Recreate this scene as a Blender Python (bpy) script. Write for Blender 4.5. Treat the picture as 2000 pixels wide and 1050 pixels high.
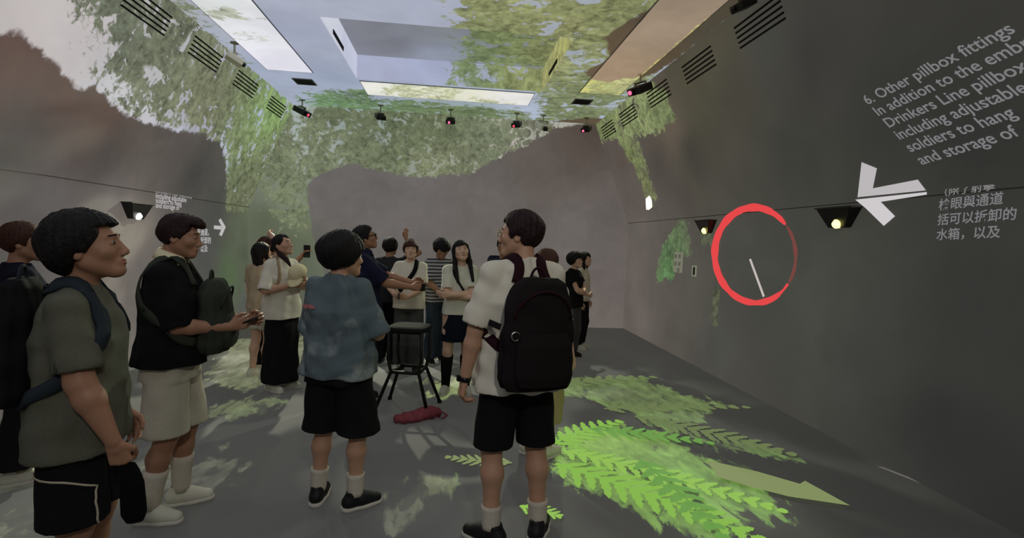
import bpy, math, random
import numpy as np
from mathutils import Vector, Matrix

random.seed(7)
for _o in list(bpy.data.objects):
    bpy.data.objects.remove(_o)
SC = bpy.context.scene
COL = SC.collection

# ------------------------------------------------------------------ camera, world, exposure, light
W_PX, H_PX, F_PX = 2000.0, 1050.0, 1000.0
CAM_Z = 1.6
VPX, VPY, ROLL = 885.0, 467.0, 0.037
_f = Vector((VPX - 1000, -(VPY - 525), -F_PX)).normalized()          # room depth axis seen by the camera
_u = Vector((1, -ROLL, 0)).cross(_f).normalized()
_r = _f.cross(_u).normalized()
ROT = Matrix((_r, _f, _u))                                            # rows: world x, y, z in camera axes
cam_data = bpy.data.cameras.new('camera')
cam_data.sensor_width = 36.0
cam_data.lens = 36.0 * F_PX / W_PX
cam_data.clip_start = 0.05
cam = bpy.data.objects.new('camera', cam_data)
COL.objects.link(cam)
cam.matrix_world = Matrix.Translation((0, 0, CAM_Z)) @ ROT.to_4x4()
SC.camera = cam

world = bpy.data.worlds.new('world')
SC.world = world
world.use_nodes = True
world.node_tree.nodes['Background'].inputs[0].default_value = (0.5, 0.52, 0.55, 1)
world.node_tree.nodes['Background'].inputs[1].default_value = 0.02
SC.view_settings.view_transform = 'Standard'
SC.view_settings.look = 'None'
SC.view_settings.exposure = 0.0
SC.view_settings.gamma = 1.0
SC.view_settings.use_curve_mapping = False
try:
    SC.cycles.use_denoising = True
    SC.cycles.max_bounces = 5
    SC.cycles.sample_clamp_indirect = 4.0
except Exception:
    pass


def spot(name, loc, target, power, color, angle=70, blend=0.6, size=0.06, gobo=None):
    """a projector's beam; gobo = (scale, low, high): the picture it throws breaks the light into patches"""
    l = bpy.data.lights.new(name, 'SPOT')
    l.energy = power
    l.color = color
    l.spot_size = math.radians(angle)
    l.spot_blend = blend
    l.shadow_soft_size = size
    if gobo:
        l.use_nodes = True
        nt = l.node_tree
        em = nt.nodes['Emission']
        tc = nt.nodes.new('ShaderNodeTexCoord')
        nz = nt.nodes.new('ShaderNodeTexNoise')
        nz.inputs['Scale'].default_value = gobo[0]
        nz.inputs['Detail'].default_value = 3
        mr = nt.nodes.new('ShaderNodeMapRange')
        mr.inputs['From Min'].default_value = gobo[1]
        mr.inputs['From Max'].default_value = gobo[2]
        mr.inputs['To Min'].default_value = 0.12
        mr.inputs['To Max'].default_value = 1.6
        nt.links.new(tc.outputs['Normal'], nz.inputs['Vector'])
        nt.links.new(nz.outputs['Fac'], mr.inputs['Value'])
        nt.links.new(mr.outputs[0], em.inputs['Strength'])
    o = bpy.data.objects.new(name, l)
    COL.objects.link(o)
    o.location = loc
    o.rotation_euler = (Vector(target) - Vector(loc)).to_track_quat('-Z', 'Y').to_euler()
    return o


spot('projector_beam', (-1.9, 8.9, 3.45), (-1.6, 3.6, 0), 800, (1.0, 1.0, 0.76), 75, 0.5, 0.05, (7.0, 0.48, 0.56))
spot('projector_beam', (1.9, 8.9, 3.45), (0.2, 3.8, 0), 300, (0.9, 1.0, 0.78), 70, 0.6, 0.05, (8.0, 0.48, 0.57))
spot('projector_beam', (0.6, -1.6, 3.5), (0.1, 4.6, 1.1), 150, (1.0, 0.97, 0.90), 75, 0.8, 0.12)
spot('projector_beam', (-2.5, 5.9, 3.3), (-1.3, 2.2, 0.9), 45, (0.95, 1.0, 0.70), 80, 0.8, 0.08)
spot('projector_beam', (2.3, 4.0, 3.3), (0.2, 3.4, 0.8), 40, (1.0, 0.86, 0.80), 80, 0.8, 0.10)

# ------------------------------------------------------------------ pixel to place
def ray(px, py):
    d = ROT @ Vector((px - W_PX / 2, -(py - H_PX / 2), -F_PX))
    return np.array(d)


def hit(px, py, p0, n):
    d = ray(px, py)
    c = np.array((0, 0, CAM_Z))
    t = np.dot(np.array(p0) - c, n) / np.dot(d, n)
    return c + d * t


ZC = 3.86          # ceiling
YB = 9.55          # far wall
YN = -2.4          # wall behind the camera
ZS = 2.03          # seam where the upper wall starts to lean in
XL, XR = -3.60, 3.33
XLT, XRT = -2.86, 2.60
NL = np.array((ZC - ZS, 0, -(XLT - XL)))
NL = NL / np.linalg.norm(NL)
NR = np.array((ZC - ZS, 0, (XR - XRT)))
NR = NR / np.linalg.norm(NR)


def on_floor(px, py, z=0.0):
    return hit(px, py, (0, 0, z), np.array((0, 0, 1.0)))


def on_ceiling(px, py):
    return hit(px, py, (0, 0, ZC), np.array((0, 0, 1.0)))


def on_back(px, py):
    return hit(px, py, (0, YB, 0), np.array((0, 1.0, 0)))


def on_left(px, py):
    p = hit(px, py, (XL, 0, 0), np.array((1.0, 0, 0)))
    if p[2] > ZS:
        p = hit(px, py, (XL, 0, ZS), NL)
    return p


def on_right(px, py):
    p = hit(px, py, (XR, 0, 0), np.array((1.0, 0, 0)))
    if p[2] > ZS:
        p = hit(px, py, (XR, 0, ZS), NR)
    return p


def xl(z):
    return np.where(z < ZS, XL, XL + (XLT - XL) * (z - ZS) / (ZC - ZS))


def xr(z):
    return np.where(z < ZS, XR, XR + (XRT - XR) * (z - ZS) / (ZC - ZS))


# ------------------------------------------------------------------ objects and tags
def link(o, parent=None):
    COL.objects.link(o)
    if parent is not None:
        o.parent = parent
    return o


def tag(o, label=None, cat=None, group=None, kind=None):
    if label: o['label'] = label
    if cat: o['category'] = cat
    if group: o['group'] = group
    if kind: o['kind'] = kind
    return o


def empty(name, loc=(0, 0, 0), rz=0.0, label=None, cat=None, group=None):
    o = bpy.data.objects.new(name, None)
    o.empty_display_size = 0.1
    o.location = loc
    o.rotation_euler = (0, 0, rz)
    COL.objects.link(o)
    return tag(o, label, cat, group)


def mesh_np(name, V, Q, mat, parent=None, smooth=True):
    """V (n,3), Q (m,3 or 4) index array"""
    V = np.ascontiguousarray(V, dtype=np.float32)
    Q = np.ascontiguousarray(Q, dtype=np.int32)
    me = bpy.data.meshes.new(name)
    me.vertices.add(len(V))
    me.vertices.foreach_set('co', V.ravel())
    k = Q.shape[1]
    me.loops.add(Q.size)
    me.loops.foreach_set('vertex_index', Q.ravel())
    me.polygons.add(len(Q))
    me.polygons.foreach_set('loop_start', np.arange(0, Q.size, k, dtype=np.int32))
    if smooth:
        me.polygons.foreach_set('use_smooth', np.ones(len(Q), dtype=bool))
    me.update(calc_edges=True)
    me.validate()
    if mat: me.materials.append(mat)
    o = bpy.data.objects.new(name, me)
    return link(o, parent)


class MB:
    """collects shapes into one mesh"""
    def __init__(s):
        s.v, s.f = [], []

    def add(s, v, f):
        b = len(s.v)
        s.v += [tuple(p) for p in v]
        s.f += [tuple(i + b for i in q) for q in f]
        return s

    def box(s, c, d, R=None, taper=1.0):
        hx, hy, hz = d[0] / 2, d[1] / 2, d[2] / 2
        v = [Vector((x * hx * (taper if z < 0 else 1), y * hy * (taper if z < 0 else 1), z * hz)) for z in (-1, 1) for y in (-1, 1) for x in (-1, 1)]
        if R is not None: v = [R @ p for p in v]
        v = [p + Vector(c) for p in v]
        return s.add(v, [(0, 2, 3, 1), (4, 5, 7, 6), (0, 1, 5, 4), (2, 6, 7, 3), (0, 4, 6, 2), (1, 3, 7, 5)])

    def tube(s, pts, r, n=8, cap=True, closed=False):
        pts = [Vector(p) for p in pts]
        rs = r if isinstance(r, (list, tuple)) else [r] * len(pts)
        m = len(pts)
        rings = []
        ref = None
        for i, p in enumerate(pts):
            if closed:
                t = (pts[(i + 1) % m] - pts[i - 1]).normalized()
            else:
                t = (pts[min(i + 1, m - 1)] - pts[max(i - 1, 0)]).normalized()
            if ref is None:
                ref = Vector((0, 0, 1)) if abs(t.z) < 0.9 else Vector((1, 0, 0))
            a = (ref - t * ref.dot(t)).normalized()
            ref = a
            b = t.cross(a)
            rings.append([p + (a * math.cos(2 * math.pi * k / n) + b * math.sin(2 * math.pi * k / n)) * rs[i] for k in range(n)])
        v = [q for g in rings for q in g]
        f = []
        for i in range(m if closed else m - 1):
            j = (i + 1) % m
            for k in range(n):
                f.append((i * n + k, i * n + (k + 1) % n, j * n + (k + 1) % n, j * n + k))
        if cap and not closed:
            f.append(tuple(range(n))[::-1])
            f.append(tuple((m - 1) * n + k for k in range(n)))
        return s.add(v, f)

    def ribbon(s, pts, nrm, w, t):
        """flat strap: pts along it, nrm outward normals, width w, thickness t"""
        pts = [Vector(p) for p in pts]
        m = len(pts)
        v = []
        for i, p in enumerate(pts):
            tn = (pts[min(i + 1, m - 1)] - pts[max(i - 1, 0)]).normalized()
            n = Vector(nrm[i])
            n = (n - tn * n.dot(tn)).normalized()
            b = tn.cross(n)
            ww = w[i] if isinstance(w, (list, tuple)) else w
            v += [p - b * ww / 2 - n * t / 2, p + b * ww / 2 - n * t / 2, p + b * ww / 2 + n * t / 2, p - b * ww / 2 + n * t / 2]
        f = []
        for i in range(m - 1):
            for k in range(4):
                f.append((i * 4 + k, i * 4 + (k + 1) % 4, i * 4 + 4 + (k + 1) % 4, i * 4 + 4 + k))
        f += [(3, 2, 1, 0), tuple((m - 1) * 4 + k for k in range(4))]
        return s.add(v, f)

    def build(s, name, mat, parent=None, smooth=False, bevel=0.0):
        me = bpy.data.meshes.new(name)
        me.from_pydata(s.v, [], s.f)
        if smooth:
            me.polygons.foreach_set('use_smooth', [True] * len(me.polygons))
        if mat: me.materials.append(mat)
        me.update()
        o = bpy.data.objects.new(name, me)
        link(o, parent)
        if bevel:
            b = o.modifiers.new('bevel', 'BEVEL')
            b.width = bevel
            b.segments = 2
        return o


# ------------------------------------------------------------------ materials
def lin(c):
    out = []
    for x in c[:3]:
        x = x / 255.0
        out.append(x / 12.92 if x <= 0.04045 else ((x + 0.055) / 1.055) ** 2.4)
    return tuple(out)


_mats = {}


def mat(name, rgb, rough=0.8, emit=0.0, metal=0.0, bump=0.0, scale=40.0, vary=0.0, spec=0.3, emit_rgb=None):
    """rgb in 0..255 as the surface's own colour"""
    if name in _mats: return _mats[name]
    m = bpy.data.materials.new(name)
    m.use_nodes = True
    nt = m.node_tree
    b = nt.nodes['Principled BSDF']
    c = lin(rgb)
    b.inputs['Base Color'].default_value = (*c, 1)
    b.inputs['Roughness'].default_value = rough
    b.inputs['Metallic'].default_value = metal
    b.inputs['Specular IOR Level'].default_value = spec
    if emit:
        b.inputs['Emission Color'].default_value = (*lin(emit_rgb or rgb), 1)
        b.inputs['Emission Strength'].default_value = emit
    if bump or vary:
        tc = nt.nodes.new('ShaderNodeTexCoord')
        nz = nt.nodes.new('ShaderNodeTexNoise')
        nz.inputs['Scale'].default_value = scale
        nz.inputs['Detail'].default_value = 4
        nt.links.new(tc.outputs['Object'], nz.inputs['Vector'])
        if bump:
            bp = nt.nodes.new('ShaderNodeBump')
            bp.inputs['Strength'].default_value = bump
            bp.inputs['Distance'].default_value = 0.01
            nt.links.new(nz.outputs['Fac'], bp.inputs['Height'])
            nt.links.new(bp.outputs[0], b.inputs['Normal'])
        if vary:
            mr = nt.nodes.new('ShaderNodeMapRange')
            mr.inputs['From Min'].default_value = 0.3
            mr.inputs['From Max'].default_value = 0.7
            mr.inputs['To Min'].default_value = 1 - vary
            mr.inputs['To Max'].default_value = 1 + vary
            mx = nt.nodes.new('ShaderNodeMix')
            mx.data_type = 'RGBA'
            mx.blend_type = 'MULTIPLY'
            mx.inputs[0].default_value = 1.0
            mx.inputs[6].default_value = (*c, 1)
            nt.links.new(nz.outputs['Fac'], mr.inputs['Value'])
            nt.links.new(mr.outputs[0], mx.inputs[7])
            nt.links.new(mx.outputs[2], b.inputs['Base Color'])
    _mats[name] = m
    return m


def projection_mat(name, albedo, emit=1.0, grain=1.0, stretch=(1, 1, 1)):
    """a surface that the room's projectors light: three picture layers (sky, leaves, rock) broken up by noise"""
    m = bpy.data.materials.new(name)
    m.use_nodes = True
    nt = m.node_tree
    N, L = nt.nodes.new, nt.links.new
    b = nt.nodes['Principled BSDF']
    b.inputs['Base Color'].default_value = (albedo, albedo, albedo, 1)
    b.inputs['Roughness'].default_value = 0.9
    b.inputs['Specular IOR Level'].default_value = 0.1

    def attr(n):
        a = N('ShaderNodeAttribute')
        a.attribute_name = n
        return a

    geo = N('ShaderNodeNewGeometry')
    mp = N('ShaderNodeMapping')
    mp.inputs['Scale'].default_value = stretch
    L(geo.outputs['Position'], mp.inputs['Vector'])

    def noise(sc, det=6, rough=0.6, dist=0.0):
        n = N('ShaderNodeTexNoise')
        n.inputs['Scale'].default_value = sc
        n.inputs['Detail'].default_value = det
        n.inputs['Roughness'].default_value = rough
        n.inputs['Distortion'].default_value = dist
        L(mp.outputs[0], n.inputs['Vector'])
        return n.outputs['Fac']

    def mth(op, a, c=None, d=None):
        n = N('ShaderNodeMath')
        n.operation = op
        for i, x in enumerate((a, c, d)):
            if x is None: continue
            if isinstance(x, (int, float)): n.inputs[i].default_value = x
            else: L(x, n.inputs[i])
        return n.outputs[0]

    def rng(x, a, c, lo=0.0, hi=1.0, smooth=True):
        n = N('ShaderNodeMapRange')
        n.interpolation_type = 'SMOOTHSTEP' if smooth else 'LINEAR'
        L(x, n.inputs['Value'])
        for k, v in zip(('From Min', 'From Max', 'To Min', 'To Max'), (a, c, lo, hi)):
            n.inputs[k].default_value = v
        return n.outputs[0]

    def mix(f, a, c, mode='MIX'):
        n = N('ShaderNodeMix')
        n.data_type = 'RGBA'
        n.blend_type = mode
        if isinstance(f, (int, float)): n.inputs[0].default_value = f
        else: L(f, n.inputs[0])
        L(a, n.inputs[6])
        L(c, n.inputs[7])
        return n.outputs[2]

    def scale(col, f):
        n = N('ShaderNodeVectorMath')
        n.operation = 'SCALE'
        L(col, n.inputs[0])
        L(f, n.inputs[3])
        return n.outputs[0]

    nbig = noise(1.3, 4, 0.55, 0.4)
    nmid = noise(4.5 * grain, 6, 0.6, 0.6)
    nfine = noise(13.0 * grain, 5, 0.62, 0.8)
    vor = N('ShaderNodeTexVoronoi')
    vor.inputs['Scale'].default_value = 17.0 * grain
    wob = N('ShaderNodeVectorMath')
    wob.operation = 'ADD'
    nzc = N('ShaderNodeTexNoise')
    nzc.inputs['Scale'].default_value = 9.0 * grain
    L(mp.outputs[0], nzc.inputs['Vector'])
    wsc = N('ShaderNodeVectorMath')
    wsc.operation = 'SCALE'
    wsc.inputs[3].default_value = 0.22
    L(nzc.outputs['Color'], wsc.inputs[0])
    L(mp.outputs[0], wob.inputs[0])
    L(wsc.outputs[0], wob.inputs[1])
    L(wob.outputs[0], vor.inputs['Vector'])

    # leaves: ragged edge, dark gaps, bright blades, openings showing sky
    ml = attr('m_leaf').outputs['Fac']
    edge = mth('ADD', mth('MULTIPLY', ml, 1.6), mth('ADD', mth('MULTIPLY', mth('SUBTRACT', nmid, 0.5), 2.2), mth('MULTIPLY', mth('SUBTRACT', nfine, 0.5), 1.6)))
    leafmask = rng(edge, -0.12, 0.18)
    nclump = noise(6.5 * grain, 5, 0.55, 1.2)
    tone = mth('ADD', mth('MULTIPLY', nclump, 1.3), mth('ADD', mth('MULTIPLY', vor.outputs['Distance'], -0.25), mth('ADD', mth('MULTIPLY', nbig, 0.5), mth('MULTIPLY', nfine, 0.7))))
    tone = rng(tone, 0.75, 1.5, 0.40, 1.40, False)
    leaf = scale(attr('c_leaf').outputs['Color'], tone)
    ngap = noise(5.2 * grain, 5, 0.62, 0.9)
    sky_gap = rng(mth('ADD', ngap, mth('ADD', mth('MULTIPLY', mth('SUBTRACT', nbig, 0.5), 0.55), mth('MULTIPLY', mth('SUBTRACT', nfine, 0.5), 0.25))), 0.575, 0.65, 0.0, 0.8)
    leaf = mix(sky_gap, leaf, attr('c_sky').outputs['Color'])
    sky = scale(attr('c_sky').outputs['Color'], rng(nbig, 0.3, 0.7, 0.92, 1.08))
    col = mix(leafmask, sky, leaf)
    # rock silhouettes on top
    mrk = attr('m_rock').outputs['Fac']
    re = mth('ADD', mrk, mth('ADD', mth('MULTIPLY', mth('SUBTRACT', nmid, 0.5), 0.22), mth('MULTIPLY', mth('SUBTRACT', nfine, 0.5), 0.06)))
    rockmask = rng(re, -0.025, 0.025)
    rock = scale(attr('c_rock').outputs['Color'], rng(mth('ADD', mth('MULTIPLY', nbig, 0.6), mth('MULTIPLY', nmid, 0.4)), 0.3, 0.7, 0.84, 1.16, False))
    col = mix(rockmask, col, rock)
    L(col, b.inputs['Emission Color'])
    b.inputs['Emission Strength'].default_value = emit
    return m


# ------------------------------------------------------------------ picture layers on a surface
def sd_poly(P, poly):
    """signed distance, positive inside; P (n,2)"""
    poly = np.asarray(poly, dtype=float)
    n = len(poly)
    d2 = np.full(len(P), 1e9)
    inside = np.zeros(len(P), dtype=bool)
    for i in range(n):
        a, b = poly[i], poly[(i + 1) % n]
        e = b - a
        w = P - a
        t = np.clip((w @ e) / max(e @ e, 1e-12), 0, 1)
        q = w - t[:, None] * e
        d2 = np.minimum(d2, (q * q).sum(1))
        c = ((a[1] > P[:, 1]) != (b[1] > P[:, 1]))
        dy = b[1] - a[1]
        xx = a[0] + (P[:, 1] - a[1]) / (dy if abs(dy) > 1e-12 else 1e-12) * e[0]
        inside ^= c & (P[:, 0] < xx)
    d = np.sqrt(d2)
    return np.where(inside, d, -d)


def idw(P, pts, cols, p=2.4):
    pts = np.asarray(pts, dtype=float)
    cols = np.asarray([lin(c) for c in cols])
    d = ((P[:, None, :] - pts[None, :, :]) ** 2).sum(2) + 0.02
    w = d ** (-p / 2)
    w /= w.sum(1, keepdims=True)
    return w @ cols


def layers(o, P2, flat, sky, leaf, rock, leaf_polys, rock_polys, gain=1.0, soft=.22):
    """P2: 2-D coordinates of the vertices on the surface; flat(px, py) -> the same 2-D coordinates"""
    me = o.data
    n = len(P2)

    def field(samples, nm):
        pts = [flat(*s[:2]) for s in samples]
        c = idw(P2, pts, [s[2] for s in samples])
        if nm == 'c_leaf' and soft: c = c * (1 - soft) + c.mean(1, keepdims=True) * soft
        a = me.attributes.new(nm, 'FLOAT_COLOR', 'POINT')
        a.data.foreach_set('color', np.concatenate([c, np.ones((n, 1))], 1).astype(np.float32).ravel())

    field(sky, 'c_sky')
    field(leaf, 'c_leaf')
    field(rock, 'c_rock')

    def mask(polys, nm, gain=1.0):
        m = np.full(n, -3.0)
        for pl in polys:
            q = [flat(*p) if len(p) == 2 else (p[0], p[1]) for p in pl]
            m = np.maximum(m, sd_poly(P2, q))
        m = m * gain
        a = me.attributes.new(nm, 'FLOAT', 'POINT')
        a.data.foreach_set('value', m.astype(np.float32))

    mask(leaf_polys, 'm_leaf', gain)
    mask(rock_polys, 'm_rock')


def grid(name, us, vs, fn, mt, drop=None):
    U, V = np.meshgrid(us, vs, indexing='ij')
    P = fn(U.ravel(), V.ravel())
    nu, nv = len(us), len(vs)
    i, j = np.meshgrid(np.arange(nu - 1), np.arange(nv - 1), indexing='ij')
    if drop is not None:
        uc, vc = (us[:-1] + us[1:]) / 2, (vs[:-1] + vs[1:]) / 2
        UC, VC = np.meshgrid(uc, vc, indexing='ij')
        keep = ~drop(UC, VC)
        i, j = i[keep], j[keep]
    i, j = i.ravel(), j.ravel()
    Q = np.stack([i * nv + j, (i + 1) * nv + j, (i + 1) * nv + j + 1, i * nv + j + 1], 1)
    o = mesh_np(name, P, Q, mt, None, smooth=False)
    return o, P


G = 9  # marks a polygon corner given on the surface itself: (a, b, G)
STEP = 0.06
ys = np.linspace(YN, YB, int((YB - YN) / STEP))
zs = np.concatenate([np.linspace(0, ZS, 34), np.linspace(ZS, ZC, 34)[1:]])

M_LEFT = projection_mat('projected_wall_left', 0.06, .95)
M_RIGHT = projection_mat('projected_wall_right', 0.04, .88)
M_BACK = projection_mat('projected_wall_back', 0.06, .92)
M_CEIL = projection_mat('projected_ceiling', 0.10, 1.0, 0.8)

# left wall
wl, P = grid('wall_left', ys, zs, lambda u, v: np.stack([xl(v), u, v], 1), M_LEFT)
tag(wl, kind='structure')
fl = lambda px, py: tuple(on_left(px, py)[1:3])
layers(wl, P[:, 1:3], fl,
       [(30, 20, (186, 179, 178)), (60, 40, (190, 183, 182)), (130, 60, (197, 190, 190)), (230, 180, (196, 196, 200)), (420, 230, (172, 172, 190)), (500, 190, (180, 190, 225)), (470, 280, (168, 176, 186)), (500, 370, (160, 170, 170))],
       [(250, 60, (112, 120, 96)), (300, 120, (116, 123, 95)), (380, 220, (124, 129, 94)), (540, 215, (135, 170, 90)), (520, 320, (122, 132, 92)), (470, 380, (112, 120, 84))],
       [(40, 110, (92, 72, 65)), (120, 180, (90, 70, 62)), (200, 230, (95, 78, 68)), (60, 250, (68, 62, 60)), (200, 310, (72, 67, 64)), (350, 280, (80, 74, 70)), (20, 310, (62, 60, 58)),
        (380, 340, (66, 64, 62)), (420, 420, (70, 69, 67)), (400, 500, (73, 72, 71)), (100, 390, (92, 88, 87)), (230, 385, (100, 93, 90)), (250, 470, (130, 121, 110)),
        (280, 530, (104, 97, 94)), (30, 420, (85, 80, 78)), (20, 600, (84, 82, 80)), (470, 440, (88, 95, 76)), (475, 500, (82, 88, 72)), (490, 430, (94, 102, 80)), (448, 540, (78, 96, 66)), (480, 600, (84, 86, 80))],
       [[(170, -60), (165, 20), (205, 110), (215, 180), (250, 225), (300, 245), (440, 300), (450, 560), (498, 600), (600, 215), (380, -20)]],
       [[(YN, 0, G), (YN, 3.2, G), (2.5, 3.1, G), (0, 72), (38, 70), (75, 90), (105, 122), (130, 150), (150, 172), (185, 168), (215, 198), (250, 225), (300, 240), (345, 255), (395, 262), (436, 285), (444, 350), (444, 412), (560, 412), (YB + .1, 2.02, G), (YB + .1, -.1, G), (YN, -.1, G)]])

# far wall
us = np.linspace(0, 1, 110)
wb, P = grid('wall_back', us, zs, lambda u, v: np.stack([xl(v) + (xr(v) - xl(v)) * u, np.full_like(u, YB), v], 1), M_BACK)
tag(wb, kind='structure')
fb = lambda px, py: tuple(on_back(px, py)[[0, 2]])
layers(wb, P[:, [0, 2]], fb,
       [(600, 280, (172, 182, 180)), (700, 200, (150, 165, 165)), (900, 240, (150, 160, 140)), (1030, 250, (170, 172, 160)), (1000, 290, (195, 185, 180)), (585, 440, (98, 106, 82)), (560, 470, (84, 90, 72)), (520, 430, (90, 96, 76)), (540, 560, (76, 82, 66)), (570, 390, (128, 136, 120))],
       [(700, 220, (106, 117, 82)), (620, 290, (124, 134, 98)), (800, 210, (96, 110, 76)), (850, 260, (108, 119, 82)), (950, 270, (128, 138, 104)), (850, 320, (124, 132, 92)), (560, 430, (120, 130, 92)), (1100, 245, (100, 90, 75))],
       [(650, 380, (103, 98, 96)), (800, 400, (106, 101, 99)), (950, 380, (103, 97, 94)), (1050, 330, (93, 85, 80)), (1130, 290, (86, 76, 70)), (1160, 260, (78, 68, 62)), (1130, 450, (107, 101, 98)), (1200, 400, (98, 91, 87)),
        (1200, 560, (102, 95, 91)), (1180, 620, (106, 98, 93)), (900, 600, (98, 93, 88)), (620, 520, (92, 92, 84))],
       [[(560, 150), (612, 440), (560, 440), (480, 300)], [(580, 190), (1090, 200), (1060, 300), (900, 360), (560, 400)]],
       [[(600, 362), (632, 335), (690, 319), (740, 334), (800, 345), (850, 346), (880, 339), (915, 341), (950, 321), (1000, 294), (1042, 275), (1080, 252), (1170, 236), (1300, 330), (1300, 700), (700, 700), (640, 560), (610, 460)]])

# right wall
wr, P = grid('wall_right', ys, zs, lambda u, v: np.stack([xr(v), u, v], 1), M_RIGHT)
tag(wr, kind='structure')
fr = lambda px, py: tuple(on_right(px, py)[1:3])
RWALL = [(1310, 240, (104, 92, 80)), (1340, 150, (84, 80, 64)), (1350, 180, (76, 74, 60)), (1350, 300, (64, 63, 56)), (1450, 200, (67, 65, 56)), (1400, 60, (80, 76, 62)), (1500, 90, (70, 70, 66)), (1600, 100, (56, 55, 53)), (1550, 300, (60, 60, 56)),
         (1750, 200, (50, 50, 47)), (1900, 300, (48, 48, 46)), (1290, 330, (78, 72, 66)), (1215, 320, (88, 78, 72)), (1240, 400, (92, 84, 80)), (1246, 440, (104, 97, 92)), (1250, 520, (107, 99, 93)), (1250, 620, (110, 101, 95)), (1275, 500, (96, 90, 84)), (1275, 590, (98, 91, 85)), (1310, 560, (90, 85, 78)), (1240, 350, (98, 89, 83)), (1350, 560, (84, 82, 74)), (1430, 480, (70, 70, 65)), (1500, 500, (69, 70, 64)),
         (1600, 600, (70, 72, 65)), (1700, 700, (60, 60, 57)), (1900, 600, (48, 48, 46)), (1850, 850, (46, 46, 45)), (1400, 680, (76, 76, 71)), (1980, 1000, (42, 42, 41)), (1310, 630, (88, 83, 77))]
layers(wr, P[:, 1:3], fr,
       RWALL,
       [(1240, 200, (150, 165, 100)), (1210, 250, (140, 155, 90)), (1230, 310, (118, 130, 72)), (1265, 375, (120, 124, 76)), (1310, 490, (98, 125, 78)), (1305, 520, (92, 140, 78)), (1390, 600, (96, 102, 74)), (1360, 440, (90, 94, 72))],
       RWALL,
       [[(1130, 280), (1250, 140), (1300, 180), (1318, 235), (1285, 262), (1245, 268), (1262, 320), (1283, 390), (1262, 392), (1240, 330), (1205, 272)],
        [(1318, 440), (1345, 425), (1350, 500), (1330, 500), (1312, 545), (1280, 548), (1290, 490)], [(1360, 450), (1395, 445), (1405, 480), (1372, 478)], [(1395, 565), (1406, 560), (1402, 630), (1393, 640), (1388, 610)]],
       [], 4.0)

# ceiling with its recess
RX0, RX1, RY0, RY1, RD = -1.45, 1.26, 5.67, 7.74, 0.34
ux = np.unique(np.concatenate([np.linspace(XLT, XRT, 92), [RX0, RX1]]))
uy = np.unique(np.concatenate([np.linspace(YN, YB, 196), [RY0, RY1]]))
wc, P = grid('ceiling', ux, uy, lambda u, v: np.stack([u, v, np.full_like(u, ZC)], 1), M_CEIL,
             lambda a, b: (a > RX0) & (a < RX1) & (b > RY0) & (b < RY1))
tag(wc, kind='structure')
fc = lambda px, py: tuple(on_ceiling(px, py)[:2])
CSKY = [(580, 60, (160, 166, 187)), (640, 150, (150, 160, 182)), (560, 150, (156, 165, 186)), (700, 15, (168, 173, 190)), (800, 20, (163, 168, 186)), (370, 10, (165, 170, 180)), (1080, 210, (172, 182, 204)), (900, 215, (150, 165, 170))]
CLEAF = [(1000, 30, (146, 152, 92)), (1100, 50, (138, 142, 84)), (1150, 150, (132, 144, 92)), (950, 60, (138, 146, 90)), (1090, 130, (148, 153, 95)), (1160, 200, (122, 135, 92)), (700, 190, (95, 125, 82)), (650, 200, (110, 150, 100)), (900, 210, (105, 128, 82)), (370, 40, (130, 138, 100))]
CROCK = [(1230, 90, (92, 76, 58)), (1330, -20, (70, 60, 50)), (1400, 60, (70, 66, 54)), (1170, 150, (96, 80, 62))]
CLP = [[(1.0, YN, G), (890, -40), (895, 60), (905, 160), (1060, 170), (1040, 240), (1180, 240), (1330, 100), (1600, -80), (XRT + .2, YN, G)], [(600, 182), (720, 172), (720, 190), (1040, 218), (1040, 245), (580, 215)], [(350, 10), (470, 120), (430, 100), (320, -20)]]
CRP = [[(1180, 75), (1290, 0), (1420, -60), (1500, -20), (1290, 140), (1250, 152), (1160, 160), (1140, 140), (1195, 110)], [(1.55, YN, G), (XRT + .3, YN, G), (XRT + .3, 4.2, G), (1.75, 4.4, G)], [(1075, 236), (1130, 232), (1180, 230), (1180, 260), (1075, 260)]]
layers(wc, P[:, :2], fc, CSKY, CLEAF, CROCK, CLP, CRP)
# the recess: top and four inner faces
rv, rf = [], []
n = 40
rux, ruy = np.linspace(RX0, RX1, n), np.linspace(RY0, RY1, n)
rt, RP = grid('ceiling_recess_top', rux, ruy, lambda u, v: np.stack([u, v, np.full_like(u, ZC + RD)], 1), M_CEIL)
tag(rt, kind='structure')
flr = lambda px, py: tuple(hit(px, py, (0, 0, ZC + RD), np.array((0, 0, 1.0)))[:2])
layers(rt, RP[:, :2], flr, [(700, 60, (116, 118, 128)), (760, 90, (112, 114, 124)), (850, 60, (122, 126, 134)), (860, 110, (140, 148, 166))],
       [(980, 80, (118, 135, 76)), (1060, 90, (128, 135, 78)), (930, 100, (112, 132, 82))], [(1080, 80, (105, 100, 70))],
       [[(896, 30), (905, 125), (1300, 160), (1300, 40)]], [])


def recess_side(name, a, b, smp, lp):
    us_ = np.linspace(0, 1, 30)
    vs_ = np.linspace(0, 1, 6)
    a, b = np.array(a, float), np.array(b, float)
    o, P_ = grid(name, us_, vs_, lambda u, v: np.concatenate([a[None, :] + (b - a)[None, :] * u[:, None], (ZC + RD * v)[:, None]], 1), M_CEIL)
    tag(o, kind='structure')
    L2 = np.linalg.norm(b - a)
    t = ((P_[:, :2] - a) @ (b - a)) / L2
    layers(o, np.stack([t, P_[:, 2]], 1), lambda x, y: (x * L2, ZC + y * RD), smp, smp if not lp else lp[0], smp, lp[1] if lp else [], [])
    return o


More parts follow.
